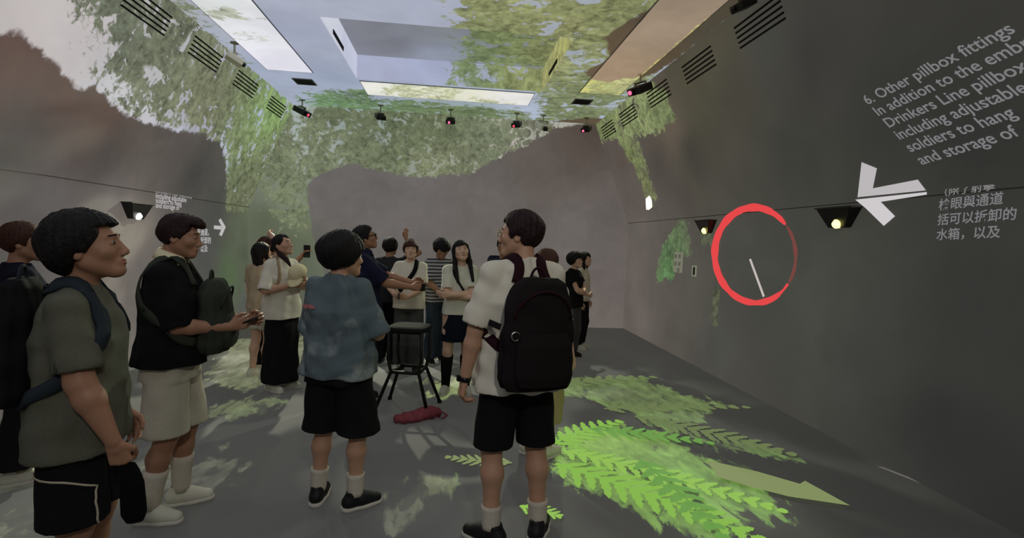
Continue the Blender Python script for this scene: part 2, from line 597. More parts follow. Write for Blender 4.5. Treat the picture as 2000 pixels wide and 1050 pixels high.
recess_side('trim_1', (RX0, RY0), (RX0, RY1), [(0.2, .5, (196, 200, 212)), (0.8, .5, (186, 190, 210))], None)
recess_side('trim_2', (RX0, RY1), (RX1, RY1), [(0.1, .5, (160, 165, 190)), (0.4, .5, (158, 165, 192))],
            ([(0.6, .5, (118, 138, 88)), (.9, .5, (140, 150, 85))], [[(0.5, -2), (0.5, 3), (2, 3), (2, -2)]]))
recess_side('trim_3', (RX1, RY1), (RX1, RY0), [(0.5, .5, (165, 168, 95))], ([(0.5, .5, (165, 165, 90))], [[(-1, -2), (-1, 3), (3, 3), (3, -2)]]))
recess_side('trim_4', (RX1, RY0), (RX0, RY0), [(0.5, .5, (150, 150, 140))], None)

# floor: pale patches of projected light painted into its leaf layer
M_FLOOR = projection_mat('projected_floor', 0.105, 1.0, 0.7, (1.0, 0.45, 1.0))
fx, fy = np.linspace(XL, XR, 140), np.linspace(YN, YB, 230)
wf, P = grid('floor', fx, fy, lambda u, v: np.stack([u, v, np.zeros_like(u)], 1), M_FLOOR)
tag(wf, kind='structure')
ff = lambda px, py: tuple(on_floor(px, py)[:2])
layers(wf, P[:, :2], ff, [(700, 900, (44, 44, 44)), (1400, 900, (44, 44, 42)), (1800, 1000, (36, 36, 35)), (60, 950, (50, 52, 47)), (450, 900, (46, 46, 44)), (480, 700, (52, 54, 46)), (850, 1000, (44, 44, 43)), (1200, 700, (54, 54, 51)), (1000, 640, (56, 53, 50)), (1450, 720, (50, 50, 47))],
       [(1120, 870, (126, 172, 70)), (1200, 840, (122, 158, 70)), (1350, 930, (112, 156, 68)), (1250, 780, (92, 106, 66)), (1400, 850, (90, 104, 70)), (1150, 740, (94, 112, 66)), (880, 745, (130, 140, 96)), (1040, 890, (116, 150, 74)), (480, 700, (112, 114, 88)), (450, 690, (118, 120, 92)), (60, 900, (84, 86, 74)), (350, 960, (84, 84, 76)), (800, 950, (84, 86, 66)), (740, 1000, (78, 78, 70)), (620, 720, (104, 106, 84))],
       [(1000, 1000, (50, 50, 49))],
       [[(1075, 850), (1130, 840), (1200, 826), (1300, 845), (1360, 885), (1480, 930), (1540, 1000), (1500, 1040), (1330, 1040), (1240, 985), (1150, 950), (1075, 905)],
        [(1085, 740), (1250, 735), (1270, 750), (1430, 790), (1330, 830), (1380, 850), (1550, 895), (1400, 880), (1280, 830), (1230, 800), (1100, 770)], [(820, 742), (905, 738), (905, 760), (850, 775)], [(430, 665), (600, 655), (640, 700), (560, 735), (470, 760), (420, 740)], [(0, 880), (110, 872), (150, 920), (90, 950), (0, 960)], [(0, 1000), (120, 960), (130, 985), (0, 1040)], [(290, 930), (430, 880), (470, 905), (330, 1000)], [(760, 955), (850, 925), (880, 945), (800, 985), (740, 1030)], [(420, 790), (540, 770), (560, 785), (440, 815)]],
       [], 1.6, 0)
# wall behind the camera closes the room
wn = MB()
wn.add([(XL, YN, 0), (XR, YN, 0), (XR, YN, ZS), (XRT, YN, ZC), (XLT, YN, ZC), (XL, YN, ZS)], [(0, 1, 2, 3, 4, 5)])
tag(wn.build('wall_front', mat('dim_wall', (90, 88, 84), 0.9, 0.35, bump=0.05, vary=0.15, scale=3)), kind='structure')
# seam where the upper wall begins
sm = mat('seam_dark', (70, 69, 68), 0.8, bump=0.1)
MB().box((XL + .004, (YN + YB) / 2, ZS), (.010, YB - YN, .007)).build('trim_5', mat('seam_left', (88, 84, 82), 0.8, bump=0.1))['kind'] = 'structure'
MB().box((XR - .004, (YN + YB) / 2, ZS), (.010, YB - YN, .007)).build('trim_6', sm)['kind'] = 'structure'

def floor_xy(px, py):
    p = on_floor(px, py)
    return p[0], p[1]


def stand(px, y, py=470):
    """where a figure seen at px stands when it is y metres into the room"""
    d = ray(px, py)
    return d[0] / d[1] * y, y


def tall(px, py, y):
    d = ray(px, py)
    return CAM_Z + d[2] / d[1] * y


# ------------------------------------------------------------------ soft bodies grown as one surface
class Field:
    def __init__(s, lo, hi, h):
        s.h = h
        s.lo = np.array(lo, float)
        n = np.maximum(np.ceil((np.array(hi) - s.lo) / h).astype(int) + 1, 2)
        s.ax = [s.lo[i] + h * np.arange(n[i]) for i in range(3)]
        s.F = np.full(tuple(n), 0.5, dtype=np.float32)

    def _sl(s, lo, hi):
        out = []
        for i in range(3):
            a = int(np.floor((lo[i] - s.lo[i]) / s.h))
            b = int(np.ceil((hi[i] - s.lo[i]) / s.h)) + 1
            a, b = max(a, 0), min(b, len(s.ax[i]))
            if b <= a: return None
            out.append(slice(a, b))
        return tuple(out)

    def op(s, prim, k=0.01, mode='add'):
        fn, lo, hi = prim
        m = k + 2.5 * s.h
        sl = s._sl(np.array(lo) - m, np.array(hi) + m)
        if sl is None: return s
        X = s.ax[0][sl[0]][:, None, None]
        Y = s.ax[1][sl[1]][None, :, None]
        Z = s.ax[2][sl[2]][None, None, :]
        d = fn(X, Y, Z)
        F = s.F[sl]
        if mode == 'add':
            if k > 0:
                hh = np.maximum(k - np.abs(F - d), 0) / k
                s.F[sl] = np.minimum(F, d) - hh * hh * k * 0.25
            else:
                s.F[sl] = np.minimum(F, d)
        elif mode == 'cut':
            d = -d
            if k > 0:
                hh = np.maximum(k - np.abs(F - d), 0) / k
                s.F[sl] = np.maximum(F, d) + hh * hh * k * 0.25
            else:
                s.F[sl] = np.maximum(F, d)
        return s

    def all(s, fn):
        """F = fn(F, X, Y, Z) on the whole grid"""
        s.F = fn(s.F, s.ax[0][:, None, None], s.ax[1][None, :, None], s.ax[2][None, None, :]).astype(np.float32)
        return s

    def val(s, p):
        """value and outward direction at a point"""
        q = (np.asarray(p) - s.lo) / s.h
        n = np.array(s.F.shape) - 2
        i = np.clip(np.floor(q).astype(int), 1, n - 1)
        t = np.clip(q - i, 0, 1)
        c = s.F[i[0]:i[0] + 2, i[1]:i[1] + 2, i[2]:i[2] + 2].astype(float)
        cx = c[0] * (1 - t[0]) + c[1] * t[0]
        cy = cx[0] * (1 - t[1]) + cx[1] * t[1]
        v = cy[0] * (1 - t[2]) + cy[1] * t[2]
        a = s.F
        g = np.array((a[i[0] + 1, i[1], i[2]] - a[i[0] - 1, i[1], i[2]], a[i[0], i[1] + 1, i[2]] - a[i[0], i[1] - 1, i[2]], a[i[0], i[1], i[2] + 1] - a[i[0], i[1], i[2] - 1]), float)
        return v, g

    def snap(s, p, out, axis):
        """moves p onto the surface, out metres off it"""
        p = np.array(p, float)
        n = np.array((0, 0, 1.0))
        for _ in range(24):
            v, g = s.val(p)
            if v > .2 or np.linalg.norm(g) < 1e-6:
                d = axis - p
                d[2] = 0 if abs(d[2]) < .3 else d[2]
                p = p + unit(d) * .012
                continue
            n = unit(g)
            if abs(v - out) < .002: break
            p = p - n * np.clip(v - out, -.015, .015) * .7
        return p, n

    def mesh(s):
        F = s.F.copy()
        F[0], F[-1], F[:, 0], F[:, -1], F[:, :, 0], F[:, :, -1] = (np.maximum(F[0], .001), np.maximum(F[-1], .001), np.maximum(F[:, 0], .001), np.maximum(F[:, -1], .001), np.maximum(F[:, :, 0], .001), np.maximum(F[:, :, -1], .001))
        B = F < 0
        nx, ny, nz = F.shape
        offs = [(i, j, k) for i in (0, 1) for j in (0, 1) for k in (0, 1)]
        cnt = np.zeros((nx - 1, ny - 1, nz - 1), dtype=np.int8)
        for i, j, k in offs:
            cnt += B[i:nx - 1 + i, j:ny - 1 + j, k:nz - 1 + k]
        act = (cnt > 0) & (cnt < 8)
        idx = np.full(act.shape, -1, dtype=np.int32)
        I, J, K = np.nonzero(act)
        idx[I, J, K] = np.arange(len(I))
        val = np.stack([F[I + i, J + j, K + k] for i, j, k in offs], 1).astype(np.float64)
        acc = np.zeros((len(I), 3))
        num = np.zeros(len(I))
        for a in range(8):
            for ax, bit in ((0, 4), (1, 2), (2, 1)):
                if a & bit: continue
                b = a | bit
                va, vb = val[:, a], val[:, b]
                m = (va < 0) != (vb < 0)
                t = np.where(m, va / np.where(m, va - vb, 1), 0)
                p = np.tile(np.array(offs[a], float), (len(I), 1))
                p[:, ax] += t
                acc += p * m[:, None]
                num += m
        V = (np.stack([I, J, K], 1) + acc / num[:, None]) * s.h + s.lo
        quads = []
        for ax in range(3):
            sh = [slice(None)] * 3
            s2 = [slice(None)] * 3
            sh[ax], s2[ax] = slice(0, -1), slice(1, None)
            A, C = B[tuple(sh)], B[tuple(s2)]
            cr = A != C
            p, q, r = np.nonzero(cr)
            o1, o2 = [(1, 2), (2, 0), (0, 1)][ax]
            pos = np.stack([p, q, r], 1)
            ok = (pos[:, o1] > 0) & (pos[:, o2] > 0) & (pos[:, o1] < F.shape[o1] - 1) & (pos[:, o2] < F.shape[o2] - 1)
            pos = pos[ok]
            fl_ = A[p[ok], q[ok], r[ok]]
            e1, e2 = np.zeros(3, int), np.zeros(3, int)
            e1[o1], e2[o2] = 1, 1
            c = [pos - e1 - e2, pos - e2, pos, pos - e1]
            qd = np.stack([idx[x[:, 0], x[:, 1], x[:, 2]] for x in c], 1)
            qd[~fl_] = qd[~fl_][:, ::-1]
            quads.append(qd)
        return V, np.concatenate(quads)


def P3(*a): return np.array(a, float)


def rc(a, b, r1, r2=None, flat=None):
    """round cone; flat = (direction, factor) squashes it along a direction"""
    a, b = np.asarray(a, float), np.asarray(b, float)
    r2 = r1 if r2 is None else r2
    ba = b - a
    L2 = max(float(ba @ ba), 1e-9)

    def fn(X, Y, Z):
        px, py, pz = X - a[0], Y - a[1], Z - a[2]
        t = np.clip((px * ba[0] + py * ba[1] + pz * ba[2]) / L2, 0, 1)
        qx, qy, qz = px - t * ba[0], py - t * ba[1], pz - t * ba[2]
        if flat is not None:
            n, f = flat
            dn = (qx * n[0] + qy * n[1] + qz * n[2]) * (1 / f - 1)
            qx, qy, qz = qx + dn * n[0], qy + dn * n[1], qz + dn * n[2]
            r = r1 + (r2 - r1) * t
            q = np.sqrt(qx * qx + qy * qy + qz * qz) + 1e-9
            return (q - r) * np.where(q > 0, (f + 1) / 2, 1)
        return np.sqrt(qx * qx + qy * qy + qz * qz) - (r1 + (r2 - r1) * t)
    m = max(r1, r2)
    return fn, np.minimum(a, b) - m, np.maximum(a, b) + m


def ell(c, r, R=None):
    c, r = np.asarray(c, float), np.asarray(r, float)
    R = np.eye(3) if R is None else np.asarray(R)

    def fn(X, Y, Z):
        px, py, pz = X - c[0], Y - c[1], Z - c[2]
        k0 = k1 = 0
        for i in range(3):
            q = px * R[0, i] + py * R[1, i] + pz * R[2, i]
            k0 = k0 + (q / r[i]) ** 2
            k1 = k1 + (q / r[i] ** 2) ** 2
        k0, k1 = np.sqrt(k0), np.sqrt(k1) + 1e-9
        return k0 * (k0 - 1) / k1
    m = np.abs(R) @ r
    return fn, c - m, c + m


def loft(st, pw=2.3, folds=0.0, seed=0):
    """st rows: z, half width, half depth, x offset, y offset, twist"""
    st = sorted(st)
    z0, z1 = st[0][0], st[-1][0]
    A = np.array(st, float)
    m = max(A[:, 1].max(), A[:, 2].max()) + np.abs(A[:, 3:5]).max()
    rg = random.Random(seed)
    ph = [rg.uniform(0, 6.28) for _ in range(6)]

    def fn(X, Y, Z):
        w, d, xo, yo, tw = (np.interp(Z, A[:, 0], A[:, i]) for i in range(1, 6))
        x, y = X - xo, Y - yo
        c, s_ = np.cos(tw), np.sin(tw)
        x, y = x * c + y * s_, -x * s_ + y * c
        q = (np.abs(x / w) ** pw + np.abs(y / d) ** pw + 1e-9) ** (1 / pw)
        e = (q - 1) * np.minimum(w, d)
        if folds:
            th = np.arctan2(y / d, x / w)
            e = e + folds * (np.sin(5 * th + ph[0] + 5 * Z) + 0.7 * np.sin(9 * th + ph[1] - 7 * Z) + 0.6 * np.sin(26 * Z + 3 * th + ph[2]))
        return np.maximum(e, np.maximum(Z - z1, z0 - Z))
    return fn, (-m, -m, z0), (m, m, z1)


def rotz(a): return np.array(((math.cos(a), -math.sin(a), 0), (math.sin(a), math.cos(a), 0), (0, 0, 1)))
def rotx(a): return np.array(((1, 0, 0), (0, math.cos(a), -math.sin(a)), (0, math.sin(a), math.cos(a))))
def roty(a): return np.array(((math.cos(a), 0, math.sin(a)), (0, 1, 0), (-math.sin(a), 0, math.cos(a))))
def unit(v): return v / max(np.linalg.norm(v), 1e-9)


def ik(a, b, l1, l2, pole):
    d = b - a
    L = np.linalg.norm(d)
    mx = (l1 + l2) * 0.995
    if L > mx:
        b = a + d / L * mx
        d, L = b - a, mx
    t = (l1 * l1 - l2 * l2 + L * L) / (2 * L)
    h = math.sqrt(max(l1 * l1 - t * t, 0))
    u = d / L
    p = np.asarray(pole, float)
    p = unit(p - u * (p @ u))
    return a + u * t + p * h, b


D2R = math.pi / 180
SKIN = {}


def skin_mat(k):
    cols = {'fair': (206, 168, 144), 'mid': (186, 144, 118), 'tan': (158, 116, 92)}
    return mat('skin_' + k, cols[k], 0.55, bump=0.04, scale=160, vary=0.07, spec=0.35)


def fabric(nm, rgb, rough=0.95, vary=0.06):
    return mat(nm, rgb, rough, bump=0.18, scale=90, vary=vary, spec=0.1)


HAIR = mat('hair_black', (22, 19, 19), 0.68, bump=0.6, scale=70, vary=0.3, spec=0.2)
HAIR_R = mat('hair_dark_red', (38, 20, 22), 0.65, bump=0.6, scale=70, vary=0.3, spec=0.22)
HAIR_B = mat('hair_brown', (62, 34, 24), 0.65, bump=0.6, scale=70, vary=0.3, spec=0.22)
DARK = mat('eye_dark', (14, 11, 10), 0.25)
WHITE = mat('eye_white', (150, 142, 134), 0.45)
LIP = mat('lip', (150, 84, 76), 0.45)


def blob(name, prims, h, m, parent, pad=0.012):
    """a small part grown from a few shapes: [(prim, k, mode)]"""
    lo = np.min([p[0][1] for p in prims if p[2] == 'add'], 0) - pad
    hi = np.max([p[0][2] for p in prims if p[2] == 'add'], 0) + pad
    f = Field(lo, hi, h)
    for p, k, mode in prims: f.op(p, k, mode)
    V, Q = f.mesh()
    return mesh_np(name, V, Q, m, parent) if len(Q) else None


class Person:
    def __init__(s, at, face, H, label, skin='mid', h=0.010, group=None, lean=(0, 0), twist=0, head=(0, 0, 0),
                 feet=((-.10, 0, 8), (.10, 0, -8)), L=None, R=None, girth=1.0, curl=(.5, .5), palm=(None, None), shw=1.0, hs=1.0, chin=0.008, arm=1.0, name='person'):
        """face: degrees, 0 looks away from the camera along +y, 90 to the right; head: yaw (left +), pitch (up +), roll"""
        s.s = sc = H / 1.72
        s.h = h
        s.b = girth
        s.ar = arm
        s.root = empty(name, (at[0], at[1], 0), -face * D2R, label, 'person', group)
        s.skin = skin_mat(skin)
        s.lean = np.array((lean[0], lean[1], 0.0))
        s.twist = twist * D2R
        off = s.off
        # joints
        s.sh = []
        for sg in (-1, 1):
            v = rotz(s.twist) @ P3(sg * .156 * shw * sc, -.01 * sc, 0)
            s.sh.append(off(1.375 * sc) + v + P3(0, 0, 1.375 * sc))
        s.neck0 = off(1.44 * sc) + P3(0, -.012 * sc, 1.44 * sc)
        s.neck1 = off(1.50 * sc) + P3(0, .012 * sc, (1.505 - chin) * sc)
        s.HR = rotz(head[0] * D2R) @ rotx(head[1] * D2R) @ roty(head[2] * D2R)
        s.hk = hk = sc ** 0.6 * hs
        s.hc = s.neck1 + s.HR @ (P3(0, .018, .09) * hk)
        s.hip = [P3(sg * .085 * sc, 0, .90 * sc) for sg in (-1, 1)]
        s.ank, s.knee, s.foot = [], [], []
        for i in (0, 1):
            fx_, fy_, yw = feet[i]
            a = P3(fx_ * sc, fy_ * sc - .03 * sc, .085 * sc)
            k, a = ik(s.hip[i], a, .412 * sc, .408 * sc, P3(-math.sin(yw * D2R) * .6, 1, 0))
            s.knee.append(k)
            s.ank.append(a)
            s.foot.append((P3(a[0], a[1], 0), yw * D2R))
        s.elb, s.wri, s.hand = [], [], []
        for i, spec in enumerate((L, R)):
            sg = (-1, 1)[i]
            spec = dict(spec or {})
            w = P3(*spec.get('w', (sg * .25, .04, .86))) * sc
            e, w = ik(s.sh[i], w, .285 * sc, .25 * sc, P3(*spec.get('pole', (sg * .35, -1, -.2))))
            s.elb.append(e)
            s.wri.append(w)
            fd = unit(w - e)
            d = unit(P3(*spec['d'])) if 'd' in spec else fd
            th = P3(*spec['thumb']) if 'thumb' in spec else (P3(0, 1, 0) if abs(d[2]) > .8 else P3(0, 0, 1))
            th = unit(th - d * (th @ d))
            n = np.cross(d, th) * (1 if i == 0 else -1)
            s.hand.append((w, d, th, n, spec.get('curl', .45)))

    def off(s, z):
        return s.lean * (z - .92 * s.s) / (.48 * s.s)

    def h2(s, p):
        return s.hc + s.HR @ (np.asarray(p, float) * s.hk)

    def st(s, rows):
        """loft rows for the trunk in 1.72 m units -> z, w, d, xo, yo, twist"""
        out = []
        for z, w, d, yo in rows:
            o = s.off(z * s.s)
            tw = s.twist * np.clip((z - .95) / .4, 0, 1)
            out.append((z * s.s, w * s.s * s.b, d * s.s * s.b, o[0], o[1] + yo * s.s, tw))
        return out

    def hand_prims(s, i):
        w, d, t, n, curl = s.hand[i]
        k = s.s ** .5
        out = [(rc(w, w + d * .03 * k, .024 * k, .028 * k, (n, .72)), .012)]
        kn = []
        for j, (o, L_) in enumerate(((.027, .088), (.010, .092), (-.008, .088), (-.025, .080))):
            p = w + d * L_ * k + t * o * k
            kn.append(p)
            out.append((rc(w + d * .02 * k + t * o * .6 * k, p, .014 * k, .0115 * k), .008))
        for j, (p, lens) in enumerate(zip(kn, ((.040, .024, .019), (.044, .027, .020), (.041, .025, .019), (.032, .019, .017)))):
            ang = 0.12 + j * .04
            q = p
            r = (.0095, .0098, .0094, .0084)[j] * k
            sp = (.10, .03, -.04, -.11)[j]
            for m, ln in enumerate(lens):
                ang += curl * (1.15, 1.25, .9)[m]
                v = unit(d * math.cos(ang) + n * math.sin(ang) + t * sp * math.cos(ang))
                q2 = q + v * ln * k
                out.append((rc(q, q2, r, r * .9), .004))
                q, r = q2, r * .9
        b = w + d * .028 * k + t * .022 * k
        c1 = b + unit(d * .75 + t * .75 + n * .25) * .036 * k
        c2 = c1 + unit(d * .9 + t * (.35 - .5 * curl) + n * (.2 + .5 * curl)) * .030 * k
        c3 = c2 + unit(d * .9 + t * (.1 - .6 * curl) + n * (.25 + .6 * curl)) * .024 * k
        out += [(rc(b, c1, .015 * k, .012 * k), .008), (rc(c1, c2, .0115 * k, .0105 * k), .004), (rc(c2, c3, .0105 * k, .009 * k), .004)]
        return out

    def body(s):
        sc = s.s
        pts = np.array(s.sh + s.elb + s.wri + [w + d * .2 for w, d, *_ in s.hand] + s.ank + s.knee + [s.hc + P3(0, 0, .16), s.hc - s.HR @ P3(0, -.14, 0), s.hc + s.HR @ P3(0, .14, 0), P3(0, .16 * sc, 0), P3(0, -.16 * sc, 0)])
        lo, hi = pts.min(0) - .09, pts.max(0) + .09
        lo[2] = .04 * sc
        f = Field(lo, hi, s.h)
        f.op(loft(s.st([(.82, .10, .09, 0), (.90, .150, .105, -.01), (1.02, .130, .092, 0), (1.10, .128, .090, .005), (1.24, .145, .100, 0), (1.33, .140, .092, -.005), (1.39, .100, .070, -.01), (1.44, .055, .05, -.012)]), 2.2), .0)
        for i in (0, 1):
            sg = (-1, 1)[i]
            sh, e, w = s.sh[i], s.elb[i], s.wri[i]
            f.op(rc(s.neck0 + P3(sg * .04 * sc, 0, -.045 * sc), sh, .042 * sc, .050 * sc), .03 * sc)
            ar = sc * s.ar
            f.op(rc(sh, sh + (e - sh) * .5, .047 * sc, .045 * ar), .03 * sc)
            f.op(rc(sh + (e - sh) * .4, e, .046 * ar, .039 * ar), .02 * sc)
            m = e + (w - e) * .28
            f.op(rc(e, m, .040 * ar, .042 * ar), .015 * sc)
            f.op(rc(m, w, .041 * ar, .0260 * sc), .015 * sc)
            hp, k, a = s.hip[i], s.knee[i], s.ank[i]
            f.op(rc(hp, hp + (k - hp) * .5, .090 * sc, .074 * sc), .03 * sc)
            f.op(rc(hp + (k - hp) * .5, k, .074 * sc, .052 * sc), .02 * sc)
            f.op(rc(k + P3(0, .008 * sc, .0), k + (a - k) * .1, .052 * sc, .05 * sc), .02 * sc)
            c = k + (a - k) * .32 + P3(0, -.014 * sc, 0)
            f.op(rc(k, c, .050 * sc, .055 * sc), .02 * sc)
            f.op(rc(c, k + (a - k) * .75, .055 * sc, .037 * sc), .03 * sc)
            f.op(rc(k + (a - k) * .7, a, .038 * sc, .036 * sc), .02 * sc)
        f.op(rc(s.neck0, s.h2((0, -.022, -.045)), .054 * sc, .050 * sc), .03 * sc)
        # head
        H, hk = s.h2, s.hk
        E = lambda c, r: ell(H(c), np.array(r) * hk, s.HR)
        R_ = lambda a, b, r1, r2=None: rc(H(a), H(b), r1 * hk, (r2 or r1) * hk)
        f.op(E((0, -.012, .022), (.074, .092, .083)), .02)
        f.op(E((0, .026, -.028), (.062, .060, .082)), .03)
        f.op(R_((-.046, .0, -.052), (-.016, .060, -.094), .024, .020), .02)
        f.op(R_((.046, .0, -.052), (.016, .060, -.094), .024, .020), .02)
        f.op(E((0, .064, -.094), (.028, .024, .020)), .02)
        for sg in (-1, 1):
            f.op(E((sg * .040, .056, -.026), (.026, .022, .024)), .02)
            f.op(R_((sg * .012, .082, .024), (sg * .040, .070, .022), .010, .008), .012)
            f.op(E((sg * .031, .094, .002), (.017, .014, .010)), .010, 'cut')
            f.op(E((sg * .031, .072, .001), (.016, .013, .011)), .004)
            f.op(E((sg * .076, -.010, -.010), (.009, .019, .032)), .008)
            f.op(E((sg * .083, -.004, -.008), (.006, .010, .018)), .006, 'cut')
            f.op(R_((sg * .010, .096, -.040), (sg * .011, .094, -.041), .0075), .006)
        f.op(R_((0, .082, .012), (0, .103, -.034), .0080, .0110), .012)
        f.op(E((0, .079, -.066), (.025, .013, .018)), .012)
        f.op(E((0, .0885, -.0615), (.020, .007, .0050)), .005)
        f.op(E((0, .0875, -.0720), (.018, .008, .0055)), .005)
        for i in (0, 1):
            for p, k in s.hand_prims(i): f.op(p, k * .8)
        V, Q = f.mesh()
        s.bodyobj = mesh_np('body', V, Q, s.skin, s.root)
        return s

    def face(s, brow=HAIR, lips=True):
        H, hk = s.h2, s.hk
        for sg in (-1, 1):
            e = blob('eye', [(ell(H((sg * .031, .0800, .001)), np.array((.0125, .0075, .0046)) * hk, s.HR), 0, 'add')], .003, WHITE, s.root, .006)
            blob('iris', [(ell(H((sg * .031, .0845, .001)), np.array((.0068, .0042, .0050)) * hk, s.HR), 0, 'add')], .002, DARK, e, .005)
            blob('eyebrow', [(rc(H((sg * .014, .0905, .026)), H((sg * .046, .078, .025)), .0036 * hk, .0026 * hk), 0, 'add')], .0028, brow, s.root, .006)
        if lips:
            blob('lips', [(ell(H((0, .0900, -.0618)), np.array((.019, .0072, .0042)) * hk, s.HR), 0, 'add'), (ell(H((0, .0890, -.0720)), np.array((.017, .0078, .0046)) * hk, s.HR), .001, 'add')], .003, LIP, s.root, .006)
        return s

    def hair(s, style='short', m=None, h=None, seed=3):
        m = m or HAIR
        h = h or max(s.h * .8, .006)
        hk = s.hk
        long_ = style in ('long', 'long_front')
        f = Field((-.15, -.19, -.42 if long_ else -.16), (.15, .17, .17), h)
        T = {'short': .017, 'bowl': .024, 'mushroom': .036, 'quiff': .012, 'long': .018, 'long_front': .018, 'tied': .010, 'thick': .026}[style]
        f.op(ell((0, -.014, .024), (.074 + T, .092 + T, .084 + T)), 0)
        if style == 'quiff':
            f.op(ell((0, .020, .082), (.070, .092, .040)), .03)
            f.op(ell((0, .070, .072), (.055, .045, .028)), .02)
        if style == 'mushroom':
            f.op(ell((0, -.035, .035), (.112, .112, .088)), .03)
        if style == 'thick':
            f.op(ell((0, -.045, .010), (.092, .085, .10)), .03)
        rg = random.Random(seed)
        a, b, c = (rg.uniform(0, 6) for _ in range(3))
        zf = {'short': .048, 'bowl': .020, 'mushroom': .020, 'quiff': .062, 'long': .038, 'long_front': .036, 'tied': .062, 'thick': .050}[style]

        def cut(F, X, Y, Z):
            th = np.arctan2(X, Y)
            F = F + .0022 * np.sin(24 * th + a + 9 * Z) + .0018 * np.sin(41 * th + b - 30 * Z) + .002 * np.sin(60 * Z + 5 * th + c)
            yf = .030 if style not in ('bowl', 'mushroom') else .036
            if style in ('long', 'long_front'): yf = .028
            zz = zf + .010 * np.sin(38 * X + a) + (.012 * np.abs(X) / .05 if style != 'quiff' else 0 * X)
            face_ = np.maximum(yf + .42 * np.clip(Z + .012, -.02, .06) + .006 * np.sin(70 * Z + b) - Y - .25 * np.maximum(-Z, 0), Z - zz)
            F = np.maximum(F, -face_)
            if long_:
                zl = -.40 + 0 * Y
            elif style == 'tied':
                zl = np.where(Y > -.02, -.005, -.06)
            elif style == 'quiff':
                zl = np.interp(Y, (-.10, -.03, .0, .03), (-.072, -.058, -.005, -.02))
            elif style in ('bowl', 'mushroom'):
                zl = np.interp(Y, (-.12, -.03, .05), (-.085, -.055, -.030))
            elif style == 'thick':
                zl = np.interp(Y, (-.13, -.05, -.01, .03), (-.105, -.085, -.012, -.022))
            else:
                zl = np.interp(Y, (-.11, -.04, -.012, .02, .04), (-.082, -.062, -.002, -.028, -.010))
            return np.maximum(F, zl + .004 * np.sin(70 * X + 50 * Y) - Z)
        f.all(cut)
        if long_:
            fl_ = ((0, 1, 0), .55)
            f.op(rc((0, -.075, -.02), (0, -.080, -.30), .085, .070, fl_), .03)
            for sg in (-1, 1):
                f.op(rc((sg * .078, -.01, .02), (sg * .082, .0, -.12), .020, .024), .02)
                f.op(rc((sg * .082, .0, -.12), (sg * .080, .045 if style == 'long_front' else -.04, -.34), .026, .016), .02)
        if style == 'tied':
            f.op(rc((0, -.10, .02), (0, -.135, -.02), .032, .026), .015)
        V, Q = f.mesh()
        V = (s.HR @ (V * hk).T).T + s.hc
        return mesh_np('hair', V, Q, m, s.root)

    def glasses(s, m, thick=.0016):
        H = s.h2
        g = MB()
        for sg in (-1, 1):
            g.tube([H((sg * .034 + .023 * math.cos(t), .103 - .012 * abs(math.cos(t) * .5), .0 + .018 * math.sin(t))) for t in np.linspace(0, 2 * math.pi, 17)[:-1]], thick, 6, closed=True)
            g.tube([H((sg * .057, .096, .004)), H((sg * .080, .05, .006)), H((sg * .082, -.012, .004)), H((sg * .080, -.03, -.02))], thick, 6)
        g.tube([H((-.011, .106, .003)), H((0, .110, .006)), H((.011, .106, .003))], thick, 6)
        return g.build('glasses', m, s.root, True)

    # ---------------------------------------------------------------- clothes
    def top(s, m, hem=.86, sleeve=.55, loose=1.0, name='shirt', collar=None, seed=1, folds=.0035, neck=.064, h=None, hem_drop=0, flare=1.0):
        sc, h = s.s, h or max(s.h, .008)
        q = loose
        rows = [(hem, .188 * q * flare, .142 * q * flare, 0), (max(hem + .06, .98), .180 * q, .134 * q, 0), (1.10, .165 * q, .120 * q, .004), (1.24, .174 * q, .126 * q, 0), (1.33, .168, .118, -.006), (1.395, .130, .092, -.012), (1.44, .080, .072, -.014), (1.462, .066, .062, -.014)]
        rows = [r for i, r in enumerate(rows) if i == 0 or r[0] > rows[i - 1][0] + 1e-4 and r[0] > hem]
        pts = np.array(s.sh + s.elb + [s.sh[0] + (s.elb[0] - s.sh[0]) * sleeve, s.neck0 + P3(0, 0, .06)])
        if sleeve > 1: pts = np.vstack([pts, s.wri])
        st_ = s.st(rows)
        w = max(r[1] for r in st_) + .03
        lo = np.minimum(pts.min(0) - .13, (-w - .02, -w, hem * sc - .03))
        hi = np.maximum(pts.max(0) + .13, (w + .02, w, 1.50 * sc))
        lo[2] = min(lo[2], hem * sc - .03)
        f = Field(lo, hi, h)
        f.op(loft(st_, 2.4, folds * sc, seed), 0)
        for i in (0, 1):
            sg = (-1, 1)[i]
            sh, e, w_ = s.sh[i], s.elb[i], s.wri[i]
            f.op(rc(s.neck0 + P3(sg * .05 * sc, 0, -.03 * sc), sh, .048 * sc, .056 * sc), .03 * sc)
            lw = 1 + (q - 1) * 1.2
            F0 = f.F
            f.F = np.full_like(F0, .5)
            if sleeve <= 1:
                end = sh + (e - sh) * sleeve
                f.op(rc(sh, end, .056 * sc, .064 * sc * lw), .0)
                u = unit(e - sh)
                # flat cuff, opened inside
                cutc = end + u * .02 * sc
                f.op(s.slab(cutc, u, .11 * sc * lw), 0, 'cut')
                f.op(rc(cutc - u * .03, cutc + u * .1, .064 * sc * lw - .013), .0, 'cut')
            else:
                f.op(rc(sh, e, .056 * sc, .056 * sc * lw), .025 * sc)
                f.op(rc(e, e + (w_ - e) * min(sleeve - 1, .95), .056 * sc * lw, .042 * sc), .02 * sc)
            kk = (.024 + .06 * max(0, q - 1)) * sc
            hh = np.maximum(kk - np.abs(F0 - f.F), 0) / kk
            f.F = np.minimum(F0, f.F) - hh * hh * kk * .25
        n0 = s.neck0 + P3(0, .012 * sc, .028 * sc)
        f.op(rc(n0, n0 + P3(0, .015, .12), neck * sc), .006, 'cut')
